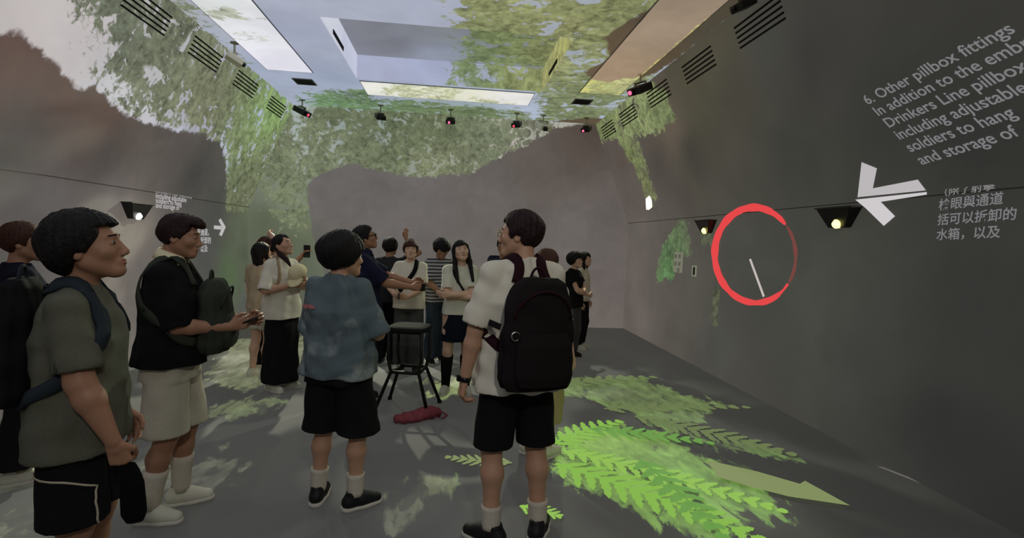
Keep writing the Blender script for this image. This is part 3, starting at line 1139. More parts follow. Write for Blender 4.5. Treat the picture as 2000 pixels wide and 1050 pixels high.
        if folds:
            rg = random.Random(seed + 5)
            ph = [rg.uniform(0, 6.28) for _ in range(4)]
            f.all(lambda F, X, Y, Z: F + folds * sc * .55 * (np.sin(38 * X + 22 * Z + ph[0]) * np.sin(24 * Y - 17 * Z + ph[1]) + .6 * np.sin(55 * Z - 30 * np.abs(X) + ph[2])))
        s.topF = f
        V, Q = f.mesh()
        o = mesh_np(name, V, Q, m, s.root)
        if collar is not None:
            c = MB()
            pts = []
            for t in np.linspace(-2.75, 2.75, 19):
                pts.append(s.neck0 + P3(.076 * sc * math.sin(t), .014 * sc - .078 * sc * math.cos(t), .052 * sc - .026 * sc * (1 - math.cos(t))))
            nr = [P3(math.sin(t), -math.cos(t), .55) for t in np.linspace(-2.75, 2.75, 19)]
            c.ribbon(pts, nr, .062 * sc, .007)
            c.build('collar', collar, s.root, True)
        return o

    def slab(s, c, u, r):
        """disc-shaped cutter: everything beyond c along u within r of the axis"""
        def fn(X, Y, Z):
            px, py, pz = X - c[0], Y - c[1], Z - c[2]
            t = px * u[0] + py * u[1] + pz * u[2]
            q = np.sqrt(np.maximum(px * px + py * py + pz * pz - t * t, 0))
            return np.maximum(np.maximum(-t, q - r), t - .12)
        return fn, c - .14, c + .14

    def legs(s, m, hem=.50, loose=1.0, name='shorts', waist=1.03, seed=2, h=None, leg=(.100, .108), folds=.003):
        sc, h = s.s, h or max(s.h, .008)
        q = loose
        qa, qb = 1 + (q - 1) * .6, 1 + (q - 1) * .3
        st_ = s.st([(.80, .165 * qa, .122 * qa, -.004), (.90, .170 * qb, .124 * qb, -.008), (waist, .152 * (1 + (q - 1) * .4), .112 * (1 + (q - 1) * .4), 0)])
        pts = np.array(s.hip + s.knee + s.ank)
        lo, hi = pts.min(0) - .17, pts.max(0) + .17
        lo[2], hi[2] = hem * sc - .05, waist * sc + .03
        lo[:2] = np.minimum(lo[:2], -.27)
        hi[:2] = np.maximum(hi[:2], .27)
        f = Field(lo, hi, h)
        f.op(loft(st_, 2.3, folds * sc, seed), 0)
        cuts = []
        for i in (0, 1):
            hp, k, a = s.hip[i], s.knee[i], s.ank[i]

            def at(z):
                if z >= k[2]: return hp + (k - hp) * (hp[2] - z) / (hp[2] - k[2])
                return k + (a - k) * (k[2] - z) / (k[2] - a[2])
            z1 = hem * sc
            r0, r1 = leg[0] * sc * qb, leg[1] * sc * q
            if z1 < k[2]:
                f.op(rc(hp, k, r0, (r0 + r1) / 2), .02 * sc)
                f.op(rc(k, at(z1 - .05), (r0 + r1) / 2, r1), .015 * sc)
            else:
                f.op(rc(hp, at(z1 - .06), r0, r1), .02 * sc)
            cuts.append(rc(at(z1 + .012), at(z1 - .1), ((r0 + r1) / 2 if 0 < k[2] - z1 < .1 else r1) - .024))
        f.all(lambda F, X, Y, Z: np.maximum(F + folds * sc * .8 * np.sin(34 * X + 26 * Y + seed) * np.sin(30 * Z + 9 * X), hem * sc - Z))
        for c in cuts: f.op(c, 0, 'cut')
        s.legF = f
        V, Q = f.mesh()
        return mesh_np(name, V, Q, m, s.root)

    def skirt(s, m, hem=.12, waist=1.03, w=(.150, .21), d=(.112, .17), name='skirt', h=None, folds=.006, seed=4):
        sc, h = s.s, h or max(s.h, .009)
        rows = [(hem, w[1], d[1], 0), ((hem + .90) / 2, (w[1] + .178) / 2, (d[1] + .135) / 2, 0), (.90, .176, .132, 0), (waist, w[0], d[0], 0)]
        st_ = s.st(rows)
        f = Field((-.3, -.28, hem * sc - .03), (.3, .28, waist * sc + .03), h)
        f.op(loft(st_, 2.2, folds * sc, seed), 0)
        inner = s.st([(hem - .05, w[1] - .015, d[1] - .015, 0), (hem + .06, w[1] - .03, d[1] - .03, 0)])
        f.op(loft(inner, 2.2), 0, 'cut')
        V, Q = f.mesh()
        return mesh_np(name, V, Q, m, s.root)

    def socks(s, m, top=.22, r=1.0):
        for i in (0, 1):
            k, a = s.knee[i], s.ank[i]
            t = MB()
            z1 = top * s.s
            b = k + (a - k) * (k[2] - z1) / (k[2] - a[2])
            n = 7
            pts, rr = [], []
            for j in range(n):
                u = j / (n - 1)
                p = a + (b - a) * u
                z = p[2] / s.s
                back = np.interp(z, (.1, .25, .38, .48), (0, -.008, -.014, -.004))
                pts.append(p + P3(0, back * s.s, 0))
                rr.append((np.interp(z, (.06, .12, .2, .28, .38, .48), (.046, .048, .052, .060, .066, .062)) * r + (.003 if j == n - 1 else 0)) * s.s)
            t.tube(pts, rr, 14)
            t.build('sock', m, s.root, True)
        return s

    def shoes(s, m, sole, accent=None, h=None, big=1.0):
        h = h or max(s.h * .75, .006)
        k = s.s * big
        for i in (0, 1):
            p, yw = s.foot[i]
            up = [(rc((0, -.075, .052), (0, .02, .050), .040), 0, 'add'), (rc((0, .01, .050), (.002, .105, .036), .044, .034), .02, 'add'), (rc((0, -.055, .06), (0, -.05, .098), .042, .040), .02, 'add'),
                  (rc((0, .0, .07), (0, .05, .055), .034, .03), .02, 'add')]
            f = Field((-.07, -.14, -.01), (.07, .17, .15), h)
            for q, kk, mode in up: f.op(q, kk, mode)
            f.op(rc((0, -.052, .085), (0, -.045, .16), .031), .005, 'cut')
            f.all(lambda F, X, Y, Z: np.maximum(F, .018 - Z))
            V, Q = f.mesh()
            R = rotz(yw)
            T = lambda v: (R @ (v * k + np.array((0, .03, 0))).T).T + p * np.array((1, 1, 0))
            o = mesh_np('shoe', T(V), Q, m, s.root)
            f = Field((-.08, -.15, -.02), (.08, .18, .06), h)
            f.op(rc((0, -.075, .016), (.0, .03, .016), .043, .049), 0)
            f.op(rc((0, .03, .016), (.003, .108, .016), .049, .037), .01)
            f.all(lambda F, X, Y, Z: np.maximum(F, np.maximum(.003 - Z, Z - (.026 + .05 * np.maximum(Y - .07, 0) + .06 * np.maximum(-.06 - Y, 0)))))
            V, Q = f.mesh()
            mesh_np('sole', T(V), Q, sole, o)
            if accent is not None:
                a = MB()
                for y_ in (.03, .045, .06):
                    a.tube([T(np.array([(x, y_, .092 - .45 * abs(x) - .25 * (y_ - .03))]))[0] for x in (-.026, 0, .026)], .003, 5)
                a.build('laces', accent, o, True)
        return s

    # world helpers
    def w(s, p):
        p = np.asarray(p, float)
        a = s.root.rotation_euler[2]
        return rotz(a) @ p + np.array(s.root.location)

    def chest(s, z, th, out=0.0, loose=1.0):
        """a point on the shirt: th 0 = front, 90 = own right, 180 = back; and its outward normal"""
        rows = [(.80, .178, .130), (1.10, .165, .120), (1.24, .178, .126), (1.34, .178, .118), (1.41, .140, .092), (1.46, .078, .070)]
        A = np.array(rows)
        w_ = np.interp(z, A[:, 0], A[:, 1]) * loose * s.b
        d_ = np.interp(z, A[:, 0], A[:, 2]) * loose * s.b
        t = th * D2R
        q = (abs(math.sin(t)) ** 2.4 + abs(math.cos(t)) ** 2.4) ** (-1 / 2.4)
        n = unit(P3(math.sin(t) / w_, math.cos(t) / d_, 0))
        o = s.off(z * s.s)
        p = P3(w_ * math.sin(t) * q, d_ * math.cos(t) * q - .004, z) * s.s + P3(o[0], o[1], 0) + n * out
        tw = rotz(s.twist * np.clip((z - .95) / .4, 0, 1))
        return tw @ p, tw @ n

    def strap(s, path, m, name='strap', width=.035, thick=.006, loose=1.0, out=.012, parent=None, snap=True):
        """path: (z, theta) points, or ('s', side) for the crest of a shoulder"""
        pts, nr = [], []
        for q in path:
            if q[0] == 'p':
                pts.append(P3(*q[1:]))
                nr.append(P3(0, 0, 1))
            elif q[0] == 's':
                sh = s.sh[0 if q[1] < 0 else 1]
                b = s.neck0 + (sh - s.neck0) * .52
                pts.append(b + P3(0, q[2] if len(q) > 2 else 0, .052 * s.s + out))
                nr.append(P3(0, 0, 1))
            else:
                p, n = s.chest(q[0], q[1], out, loose)
                pts.append(p)
                nr.append(n)
        # smooth
        P_, N_ = [], []
        n = len(pts)
        for i in range(n - 1):
            p0, p1, p2, p3 = pts[max(i - 1, 0)], pts[i], pts[i + 1], pts[min(i + 2, n - 1)]
            for t in np.linspace(0, 1, 5)[:-1]:
                P_.append(.5 * ((2 * p1) + (-p0 + p2) * t + (2 * p0 - 5 * p1 + 4 * p2 - p3) * t * t + (-p0 + 3 * p1 - 3 * p2 + p3) * t ** 3))
                N_.append(unit(nr[i] * (1 - t) + nr[i + 1] * t))
        P_.append(pts[-1])
        N_.append(nr[-1])
        if getattr(s, 'topF', None) is not None and snap:
            for i in range(len(P_)):
                o = s.off(P_[i][2])
                P_[i], N_[i] = s.topF.snap(P_[i], out * .7, P3(o[0], o[1] - .01, min(P_[i][2], 1.38 * s.s)))
            for _ in range(2):
                P_ = [P_[0]] + [(P_[i - 1] + 2 * P_[i] + P_[i + 1]) / 4 for i in range(1, len(P_) - 1)] + [P_[-1]]
        b = MB()
        base = P3(0, 0, 0) if parent is None else parent[1]
        b.ribbon([p - base for p in P_], N_, width, thick)
        return b.build(name, m, s.root if parent is None else parent[0], True)

    def carry(s, name, base, label, cat):
        """a thing of its own that the person wears or holds; its parts are laid out in the person's axes"""
        base = P3(*base)
        e = empty(name, tuple(s.w(base)), s.root.rotation_euler[2], label, cat)
        return e, base



# ------------------------------------------------------------------ fixed fittings
BLK = mat('black_slot', (8, 8, 9), .8)
VFR = {}


def vent(y, side, k):
    """five black slots on the leaning upper wall"""
    n = NL if side < 0 else NR
    n = n if n[0] * side < 0 else -n
    zc = 3.65
    x = float(xl(np.array(zc)) if side < 0 else xr(np.array(zc)))
    up = np.array(((XLT - XL) if side < 0 else (XRT - XR), 0, ZC - ZS))
    up = up / np.linalg.norm(up)
    nm = ('first', 'second', 'third', 'fourth', 'fifth')[k]
    e = empty('wall_vent', (x, y, zc), 0, '%s black slotted air vent from the camera along the top of the %s wall' % (nm, 'left' if side < 0 else 'right'), 'vent', 'air vents along the tops of the side walls')
    ang = math.atan2(up[0], up[2])
    R = Matrix.Rotation(ang, 3, 'Y')
    for j in range(5):
        MB().box(tuple(up * (j - 2) * .049 + n * .004), (.012, .68, .017), R).build('slot', BLK, e)


for k, px in enumerate(((285, 30), (402, 108), (480, 165), (540, 208))):
    vent(float(on_left(*px)[1]), -1, k)
for k, px in enumerate(((1482, 48), (1363, 125), (1285, 180), (1226, 222), (1187, 248))):
    vent(float(on_right(*px)[1]), 1, k)


# ceiling light panels around the recess: thin boxes flush with the ceiling that carry the projected picture as emission
def ceiling_panel(x0, x1, y0, y1, label, sky, leaf, rock, lp, rp, em):
    m = bpy.data.materials.get(em) or projection_mat(em, .25, 1.0, .9)
    o, P_ = grid('ceiling_panel', np.linspace(x0, x1, 24), np.linspace(y0, y1, 60), lambda u, v: np.stack([u, v, np.full_like(u, ZC - .012)], 1), m)
    # rim gives it thickness
    tag(o, label, 'panel', 'flat panels in the ceiling around the recess')
    layers(o, P_[:, :2], fc, sky, leaf, rock, lp, rp)
    r = MB()
    for a, b_, c, d in ((x0, y0, x1, y0), (x1, y0, x1, y1), (x1, y1, x0, y1), (x0, y1, x0, y0)):
        r.box(((a + c) / 2, (b_ + d) / 2, ZC - .006), (abs(c - a) + .012, abs(d - b_) + .012, .012))
    r.build('rim', mat('panel_rim', (120, 122, 128), .8), o)


ceiling_panel(-2.63, -2.02, 2.2, 7.58, 'bright white flat panel in the ceiling left of the recess', [(480, 40, (222, 222, 231)), (560, 130, (224, 223, 236)), (430, 20, (212, 216, 214))], [(440, 30, (178, 184, 160)), (500, 85, (200, 206, 196))], [(480, 40, (200, 200, 205))],
              [[(380, 5), (470, 22), (450, 34), (400, 25)], [(440, 55), (505, 60), (500, 74), (455, 68)]], [], 'projected_panel_white')
ceiling_panel(1.80, 2.41, 2.2, 7.60, 'brown lit flat panel in the ceiling right of the recess', [(1200, 165, (205, 200, 120))], [(1180, 170, (172, 178, 98)), (1230, 165, (188, 188, 118))], [(1300, 60, (150, 131, 112)), (1380, 10, (142, 124, 106)), (1230, 130, (150, 128, 104))],
              [[(1100, 200), (1160, 140), (1260, 140), (1260, 200)]], [[(1.7, 1, G), (2.5, 1, G), (1420, 0), (1248, 150), (1215, 151), (1190, 158), (1168, 156), (1145, 150), (1170, 110)]], 'projected_panel_brown')
ceiling_panel(-1.42, 1.16, 7.82, 8.52, 'long pale flat panel in the ceiling beyond the recess', [(730, 170, (222, 222, 214)), (1000, 195, (226, 224, 222)), (900, 180, (218, 218, 200))], [(830, 180, (196, 200, 152)), (790, 175, (190, 196, 146))], [(800, 180, (200, 200, 200))],
              [[(760, 160), (900, 168), (890, 195), (850, 192), (760, 182)], [(930, 190), (1000, 205), (900, 200)]], [], 'projected_panel_pale')

# small square ceiling openings
for (px, py, lb) in ((595, 159, 'black square opening in the ceiling beyond the white panel'), (1137, 198, 'black square opening in the ceiling beyond the brown panel')):
    p = on_ceiling(px, py)
    e = empty('ceiling_opening', (p[0], p[1], ZC), 0, lb, 'vent', 'square openings in the ceiling')
    MB().box((0, 0, -.004), (.25, .25, .008)).build('dark_well', BLK, e)
    b = MB()
    for sx in (-1, 1):
        b.box((sx * .135, 0, -.006), (.02, .29, .012))
        b.box((0, sx * .135, -.006), (.25, .02, .012))
    b.build('rim', mat('panel_rim', (120, 122, 128), .8), e)
for (px, py, x, lb) in ((660, 106, RX0, 'narrow black slot in the left side of the ceiling recess'), (1080, 147, RX1, 'narrow black slot in the right side of the ceiling recess')):
    q = hit(px, py, (x, 0, 0), np.array((1.0, 0, 0)))
    o = MB().box((0, 0, 0), (.012, .55, .05)).build('recess_slot', BLK)
    o.location = (x + (.004 if x < 0 else -.004), min(max(q[1], RY0 + .4), RY1 - .4), ZC + .08)
    tag(o, lb, 'vent', 'slots in the sides of the ceiling recess')

# projectors under the ceiling edges
PJ_B = mat('projector_black', (24, 22, 24), .5, spec=.4)
PJ_W = mat('projector_white', (232, 230, 210), .5)
LENS_P = mat('lens_pink', (255, 120, 160), .2, 1.6, emit_rgb=(255, 96, 140))
LENS_R = mat('lens_red', (255, 90, 110), .2, 1.2, emit_rgb=(235, 70, 96))
LENS_D = mat('lens_dark', (30, 26, 40), .1)
BRKT = mat('bracket_pale', (170, 170, 150), .6)


def projector(px, py, y, label, body, lens, aim, s=1.0, arm=1):
    """hangs from the ceiling by two rods and a plate"""
    p = hit(px, py, (0, 0, ZC - .20), np.array((0, 0, 1.0)))
    if p[1] > YB - .35: p = hit(px, py, (0, YB - .35, 0), np.array((0, 1.0, 0)))
    e = empty('projector', tuple(p), aim * D2R, label, 'projector', 'small projectors hung below the ceiling edges')
    top = ZC - p[2]
    xlim = float(xl(np.array(p[2])) + .25), float(xr(np.array(p[2])) - .25)
    tilt = Matrix.Rotation(-.45, 3, 'X')
    MB().box((0, 0, 0), (.20 * s, .24 * s, .09 * s), tilt).build('housing', body, e, bevel=.012 * s)
    L_ = MB()
    c0, c1 = tilt @ Vector((.03 * s, .12 * s, 0)), tilt @ Vector((.03 * s, .155 * s, 0))
    L_.tube([c0, c1], .034 * s, 14)
    lb = L_.build('lens_barrel', PJ_B, e, True)
    c2, c3 = tilt @ Vector((.03 * s, .156 * s, 0)), tilt @ Vector((.03 * s, .160 * s, 0))
    MB().tube([c2, c3], .026 * s, 14).build('lens', lens, lb, True)
    r = MB()
    r.box((0, 0, .08 * s), (.16 * s, .05, .012))
    for sx in (-1, 1):
        r.box((sx * .075 * s, 0, .045 * s), (.012, .04, .08 * s))
    r.build('yoke', BRKT, e)
    MB().tube([(0, 0, .08 * s), (0, 0, top)], .012, 8).build('drop_rod', BRKT, e, True)
    MB().tube([(0, 0, top - .012), (0, 0, top)], .05, 12).build('ceiling_plate', BRKT, e, True)
    return e


projector(458, 116, 6.1, 'silver projector by the left wall beside the second vent', PJ_W, LENS_D, -60, .8)
projector(590, 218, 8.5, 'dark red-lit projector in the far left ceiling corner', PJ_B, LENS_R, -110, 1.0)
projector(743, 228, 8.95, 'dark projector over the left half of the far wall', PJ_B, LENS_D, -160, .8)
projector(880, 236, 8.95, 'pink-lit projector over the middle of the far wall', PJ_B, LENS_P, 180, .8)
projector(1009, 243, 8.95, 'dark projector over the right half of the far wall with pale red lens', PJ_B, LENS_R, 160, .8)
projector(1061, 247, 8.9, 'white boxy projector near the top right of the far wall', PJ_W, LENS_D, 200, 1.15)
projector(1145, 252, 8.8, 'pink-lit projector in the far right ceiling corner', PJ_B, LENS_P, 150, .8)
projector(1250, 174, 7.0, 'pink-lit projector beside the third vent of the right wall', PJ_B, LENS_P, 120, 1.1)
projector(1452, 10, 5.1, 'dark projector beside the first vent of the right wall', PJ_B, LENS_D, 100, .7)

# black wedge fittings under the seam of the side walls
WED = mat('wedge_black', (10, 9, 10), .35, spec=.5)
GLOW = mat('wedge_glow_yellow', (255, 240, 140), .3, 3.0, emit_rgb=(250, 236, 130))
GLOWW = mat('wedge_glow_white', (255, 250, 245), .3, 3.0, emit_rgb=(255, 250, 245))


def wedge(px0, px1, side, glow, label, h=.16, zt=None):
    on = on_left if side < 0 else on_right
    a, b = on(*px0), on(*px1)
    y, z = (a[1] + b[1]) / 2, (zt if zt else min((a[2] + b[2]) / 2, ZS - .02))
    L_ = abs(b[1] - a[1]) * .82
    x = XL if side < 0 else XR
    e = empty('wall_projector', (x, y, z), 0, label, 'projector', 'black wedge-shaped fittings on the side walls')
    i = -side
    dp = .11
    m = MB()
    t, bt = L_ / 2, L_ * .24
    m.add([(0, -t, 0), (0, t, 0), (i * dp, t * .96, 0), (i * dp, -t * .96, 0), (0, -bt, -h), (0, bt, -h), (i * .06, bt, -h), (i * .06, -bt, -h)],
          [(0, 1, 2, 3), (4, 7, 6, 5), (0, 4, 5, 1), (1, 5, 6, 2), (2, 6, 7, 3), (3, 7, 4, 0)])
    m.build('hood', WED, e, bevel=.006)
    g = MB()
    g.tube([(i * .065, -bt * .2, -h * .80), (i * .092, -bt * .2, -h * .90)], [.042, .03], 14)
    g.build('lens', glow, e, True)
    MB().box((i * dp / 2, 0, .006), (dp + .012, L_ + .01, .012)).build('top_lip', mat('lip_grey', (60, 58, 58), .5), e)
    return e


wedge((1607, 412), (1694, 402), 1, GLOW, 'black wedge fitting with yellow glow under the arrow on the right wall', .165)
wedge((1368, 433), (1404, 430), 1, GLOW, 'small-looking black wedge fitting left of the red ring on the right wall', .16)
wedge((230, 393), (286, 402), -1, GLOWW, 'black wedge fitting with white glow on the left wall', .17)

# white lamp on the right wall at the end of the grass strip
p = on_right(1271, 396)
e = empty('wall_lamp', tuple(p), 0, 'small bright white lamp block on the right wall', 'lamp')
MB().box((-.03, 0, 0), (.05, .15, .19), Matrix.Rotation(-.25, 3, 'X')).build('lamp_face', mat('lamp_white', (255, 255, 250), .3, 2.2), e, bevel=.006)
MB().box((.0, 0, 0), (.03, .17, .21), Matrix.Rotation(-.25, 3, 'X')).build('back_box', PJ_W, e)
# wall plates; their glow stands in for projected light
p = on_right(1326, 512)
e = empty('wall_panel', (XR, p[1], p[2]), 0, 'pale rectangular service panel on the right wall', 'panel')
MB().box((-.012, 0, 0), (.024, .26, .30)).build('plate', mat('plate_pale_glow', (150, 150, 135), .6, .5, emit_rgb=(140, 142, 124)), e, bevel=.004)
for j, (dy, dz) in enumerate(((-.07, .09), (.06, .09), (-.07, -.02), (.06, -.02), (-.05, -.11))):
    MB().box((-.027, dy, dz), (.006, .07, .06)).build('cover', mat('plate_cover_glow', (120, 120, 108), .6, .4, emit_rgb=(112, 114, 98)), e)
p = on_right(1357, 529)
e = empty('wall_switch', (XR, p[1], p[2]), 0, 'small framed switch beside the service panel on the right wall', 'switch')
b = MB()
for sx in (-1, 1):
    b.box((-.008, sx * .045, 0), (.016, .02, .15))
    b.box((-.008, 0, sx * .065), (.016, .11, .02))
b.build('frame', mat('plate_pale_glow', (150, 150, 135), .6), e)
MB().box((-.004, 0, 0), (.008, .07, .11)).build('rocker', BLK, e)

# ------------------------------------------------------------------ things the projectors draw, built as flat shapes that glow
def glow_mat(nm, rgb, k=1.0):
    return mat(nm, (20, 20, 20), .9, k, emit_rgb=rgb)


PRW = glow_mat('projected_white', (186, 182, 184))
PRG = glow_mat('projected_grey', (128, 126, 126))


def wall_poly(name, pts, on, side, m, label, cat, lift=.006, parent=None):
    """flat projected shape: corners on the wall, lifted a few millimetres off it"""
    V = []
    for q in pts:
        p = on(*q)
        n = (NL if side < 0 else NR) if p[2] > ZS + 1e-4 else np.array((-side, 0, 0.0))
        if n[0] * side > 0: n = -n
        V.append(p + n * lift)
    b = MB()
    b.add(V, [tuple(range(len(V)))])
    o = b.build(name, m, parent)
    return tag(o, label, cat) if label else o


# right arrow: bends over the seam
e = empty('projected_arrow', tuple(on_right(1690, 388)), 0, 'large white arrow thrown on the right wall beside the Chinese text', 'arrow')
loc = np.array(e.location)


def rel(o, base):
    me = o.data
    for v in me.vertices: v.co = v.co - Vector(base)
    return o


rel(wall_poly('upper_barb', [(1676, 385), (1684, 316), (1714, 328), (1706, 367), (1794, 350), (1810, 371), (1680, 384)], on_right, 1, PRW, None, None, .006, e), loc)
rel(wall_poly('lower_barb', [(1672, 389), (1812, 374), (1812, 379), (1722, 394), (1750, 422), (1728, 441), (1692, 406)], on_right, 1, glow_mat('projected_bright', (205, 201, 203)), None, None, .008, e), loc)

# left arrow
e = empty('projected_arrow', tuple(on_left(428, 443)), 0, 'small white arrow thrown on the left wall pointing at the corner', 'arrow')
loc = np.array(e.location)
rel(wall_poly('shaft', [(417, 440), (432, 441), (432, 448), (417, 447)], on_left, -1, PRW, None, None, .006, e), loc)
rel(wall_poly('head', [(426, 430), (430, 426), (440, 443), (432, 461), (427, 458), (433, 444)], on_left, -1, PRW, None, None, .007, e), loc)

# red ring and the white line inside
RED = glow_mat('projected_red', (228, 70, 72))
RED2 = glow_mat('projected_red_dim', (118, 66, 62))
RED3 = glow_mat('projected_red_halo', (150, 62, 60))
ringc = (1476, 498)


def ring_pt(t, dr=0.0):
    rx, ry = 79 + dr, 93 + dr
    return ringc[0] + rx * math.cos(t) - 2 * math.sin(t), ringc[1] - ry * math.sin(t)


e = empty('projected_ring', tuple(on_right(*ringc)), 0, 'red ring thrown on the right wall, fading on its right side', 'ring')
loc = np.array(e.location)


def ring_arc(name, a0, a1, w0, w1, m, lift):
    b = MB()
    n = 60
    V = []
    for i in range(n + 1):
        t = math.radians(a0 + (a1 - a0) * i / n)
        u = i / n
        ww = (w0 + (w1 - w0) * u) * min(1, .35 + 6 * min(u, 1 - u)) + .6 * math.sin(9 * t) + .5 * math.sin(17 * t)
        for s_ in (-1, 1):
            p = on_right(*ring_pt(t, s_ * ww))
            V.append(p + np.array((-lift, 0, 0)) - loc if p[2] <= ZS else p + np.array((-lift, 0, 0)) - loc)
    b.add(V, [(2 * i, 2 * i + 1, 2 * i + 3, 2 * i + 2) for i in range(n)])
    b.build(name, m, e)


ring_arc('dim_arc', -35, 40, 3.2, 3.5, RED2, .005)
ring_arc('bright_arc', 40, 323, 7.5, 5.5, RED, .008)
wl_ = wall_poly('projected_line', [(1464, 506), (1468, 505), (1495, 578), (1491, 580)], on_right, 1, glow_mat('projected_line_white', (196, 186, 180)), 'thin white slanted line inside the red ring', 'line', .007)


# text
def text_block(name, lines, origin, eu, ev, size, side, m, label, spacing=1.0, lift=.006, fit=0, step=None):
    """lines of projected lettering on a wall: eu along the line, ev up (world vectors for one unit of type)"""
    origin, eu, ev = np.array(origin), np.array(eu), np.array(ev)
    nrm = np.array((-side, 0, 0.0))
    e = empty(name, tuple(origin), 0, label, 'text')
    for i, tx in enumerate(lines):
      cjk = ord(tx[1]) > 0x3000
      for gi, g in enumerate(tx if cjk else [tx]):
        c = bpy.data.curves.new(name, 'FONT')
        c.body = g
        c.size = 1.0
        c.resolution_u = 3
        c.offset = .012
        o = bpy.data.objects.new('tmp', c)
        COL.objects.link(o)
        dg = bpy.context.evaluated_depsgraph_get()
        me = bpy.data.meshes.new_from_object(o.evaluated_get(dg))
        bpy.data.objects.remove(o)
        co = np.zeros(len(me.vertices) * 3)
        me.vertices.foreach_get('co', co)
        co = co.reshape(-1, 3)
        if fit and i == 0: size = fit / co[:, 0].max()
        if fit and i == 0: ev = np.array(step) / size
        V = (co[:, :1] + (gi if cjk else 0)) * size * eu + (co[:, 1:2] - i * spacing) * size * ev + nrm * lift
        me.vertices.foreach_set('co', V.astype(np.float32).ravel())
        me.update()
        me.materials.clear()
        me.materials.append(m)
        link(bpy.data.objects.new('character' if cjk else 'text_line', me), e)
    return e


# English block on the leaning upper right wall (sheared by the oblique throw)
p0, p1 = on_right(1700, 205), on_right(1992, 62)
q0 = on_right(1806, 322)
L0 = np.linalg.norm(p1 - p0)
eu = unit(p1 - p0)
step = (p0 - q0) / 5
TXT_G = glow_mat('projected_text', (122, 121, 124))
sz = L0 / 11.6
text_block('projected_text', ['6. Other pillbox fittings', 'In addition to the embrasures,', 'Drinkers Line pillboxes', 'including adjustable', 'soldiers to hang', 'and storage of'], p0 + np.array((-.01, 0, 0)), eu, step / sz, sz, 1, TXT_G,
           'grey English paragraph about pillbox fittings thrown high on the right wall', 1.0, .012, L0, step)
# Chinese block on the lower right wall
c0, c1, c2 = on_right(1834, 409), on_right(2000, 390), on_right(1828, 467)
sz = (c0[2] - c2[2]) / 2 / 1.22
text_block('projected_text', ['槍眼與通道', '括可以拆卸的', '水箱，以及'], c0 + np.array((0, 0, -.0)), (0, -1, 0.04), (0, 0.0, 1), sz * 1.0, 1, TXT_G, 'grey Chinese paragraph thrown on the right wall beside the large arrow', 1.22)
t0 = on_right(1834, 378)
text_block('projected_text', ['（除了射擊'], t0 + np.array((-.004, 0, -.02)), (0, -1, 0.04), (0, 0, .8), sz * .9, 1, PRG, 'faint cut-off row of Chinese type above the Chinese paragraph', 1.2)
# left wall paragraphs
l0, l1 = on_left(303, 384), on_left(412, 392)
sz = abs(l1[1] - l0[1]) / 15.5
text_block('projected_text', ['In addition to the embrasures,', 'Drinkers Line pillboxes', 'including adjustable', 'soldiers to hang', 'and storage of'], l0 + np.array((0, 0, .1)), (0, 1, 0), (0, 0, 1.0), sz * 1.0, -1, PRW, 'small white English paragraph thrown on the left wall above the short-haired head', .62)
l0, l1 = on_left(368, 458), on_left(413, 461)
sz = abs(l1[1] - l0[1]) / 6.2
text_block('projected_text', ['槍眼與通道，', '括可以拆卸的', '水箱，以及'], l0, (0, 1, 0), (0, 0, 1.0), sz, -1, PRW, 'small white Chinese paragraph thrown on the left wall below the arrow', 1.1)

# ------------------------------------------------------------------ fern pictures thrown on the floor, made as glowing cut-outs
FERN = [glow_mat('fern_bright', (132, 180, 76)), glow_mat('fern_lime', (142, 186, 84)), glow_mat('fern_pale', (128, 140, 92)), glow_mat('fern_dim', (104, 118, 76)), glow_mat('fern_deep', (104, 152, 72))]


def frond(p0, p1, w, n, m, label, bend=.06, z=.003, teeth=True, slim=.55):
    a, b = np.array(floor_xy(*p0)), np.array(floor_xy(*p1))
    d = b - a
    L_ = np.linalg.norm(d)
    u = d / L_
    v = np.array((-u[1], u[0]))
    at = lambda t, o: a + u * L_ * t + v * (o + bend * L_ * math.sin(math.pi * t))
    e = empty('projected_fern', (a[0], a[1], 0), 0, label, 'fern', 'fern pictures thrown on the floor')
    mb = MB()
    rw = w * .08
    V = []
    for t in np.linspace(0, 1, 14):
        for s_ in (-1, 1):
            q = at(t, s_ * rw * (1.05 - t))
            V.append((q[0] - a[0], q[1] - a[1], z))
    mb.add(V, [(2 * i, 2 * i + 1, 2 * i + 3, 2 * i + 2) for i in range(13)])
    mb.build('stalk', m, e)
    lm = None
    rg = random.Random(int(p0[0] * 7 + p1[0]))
    for k in range(n):
        t = (k + .5) / n
        ln = w * (math.sin(math.pi * min(1, t * .75 + .22)) ** .8) * (1 - t * .25) * rg.uniform(.85, 1.1)
        for s_ in (-1, 1):
            c = at(t, 0)
            dirv = unit(v * s_ + u * .75)
            wd = L_ / n * slim
            pts = [(-.02, -wd * .5), (ln * .35, -wd * .62), (ln * .75, -wd * .36), (ln, 0), (ln * .72, wd * .40), (ln * .35, wd * .60), (-.02, wd * .5)]
            if teeth:
                pts = [(-.02, -wd * .5), (ln * .25, -wd * .66), (ln * .30, -wd * .46), (ln * .5, -wd * .56), (ln * .55, -wd * .36), (ln * .78, -wd * .40), (ln, 0), (ln * .72, wd * .44), (ln * .66, wd * .3), (ln * .45, wd * .6), (ln * .38, wd * .44), (-.02, wd * .5)]
            nv = np.array((-dirv[1], dirv[0]))
            V = [(c[0] - a[0] + dirv[0] * x + nv[0] * y, c[1] - a[1] + dirv[1] * x + nv[1] * y, z + .0004 * (k % 3)) for x, y in pts]
            l_ = MB()
            l_.add(V, [tuple(range(len(V)))])
            l_.build('leaflet', m, e)


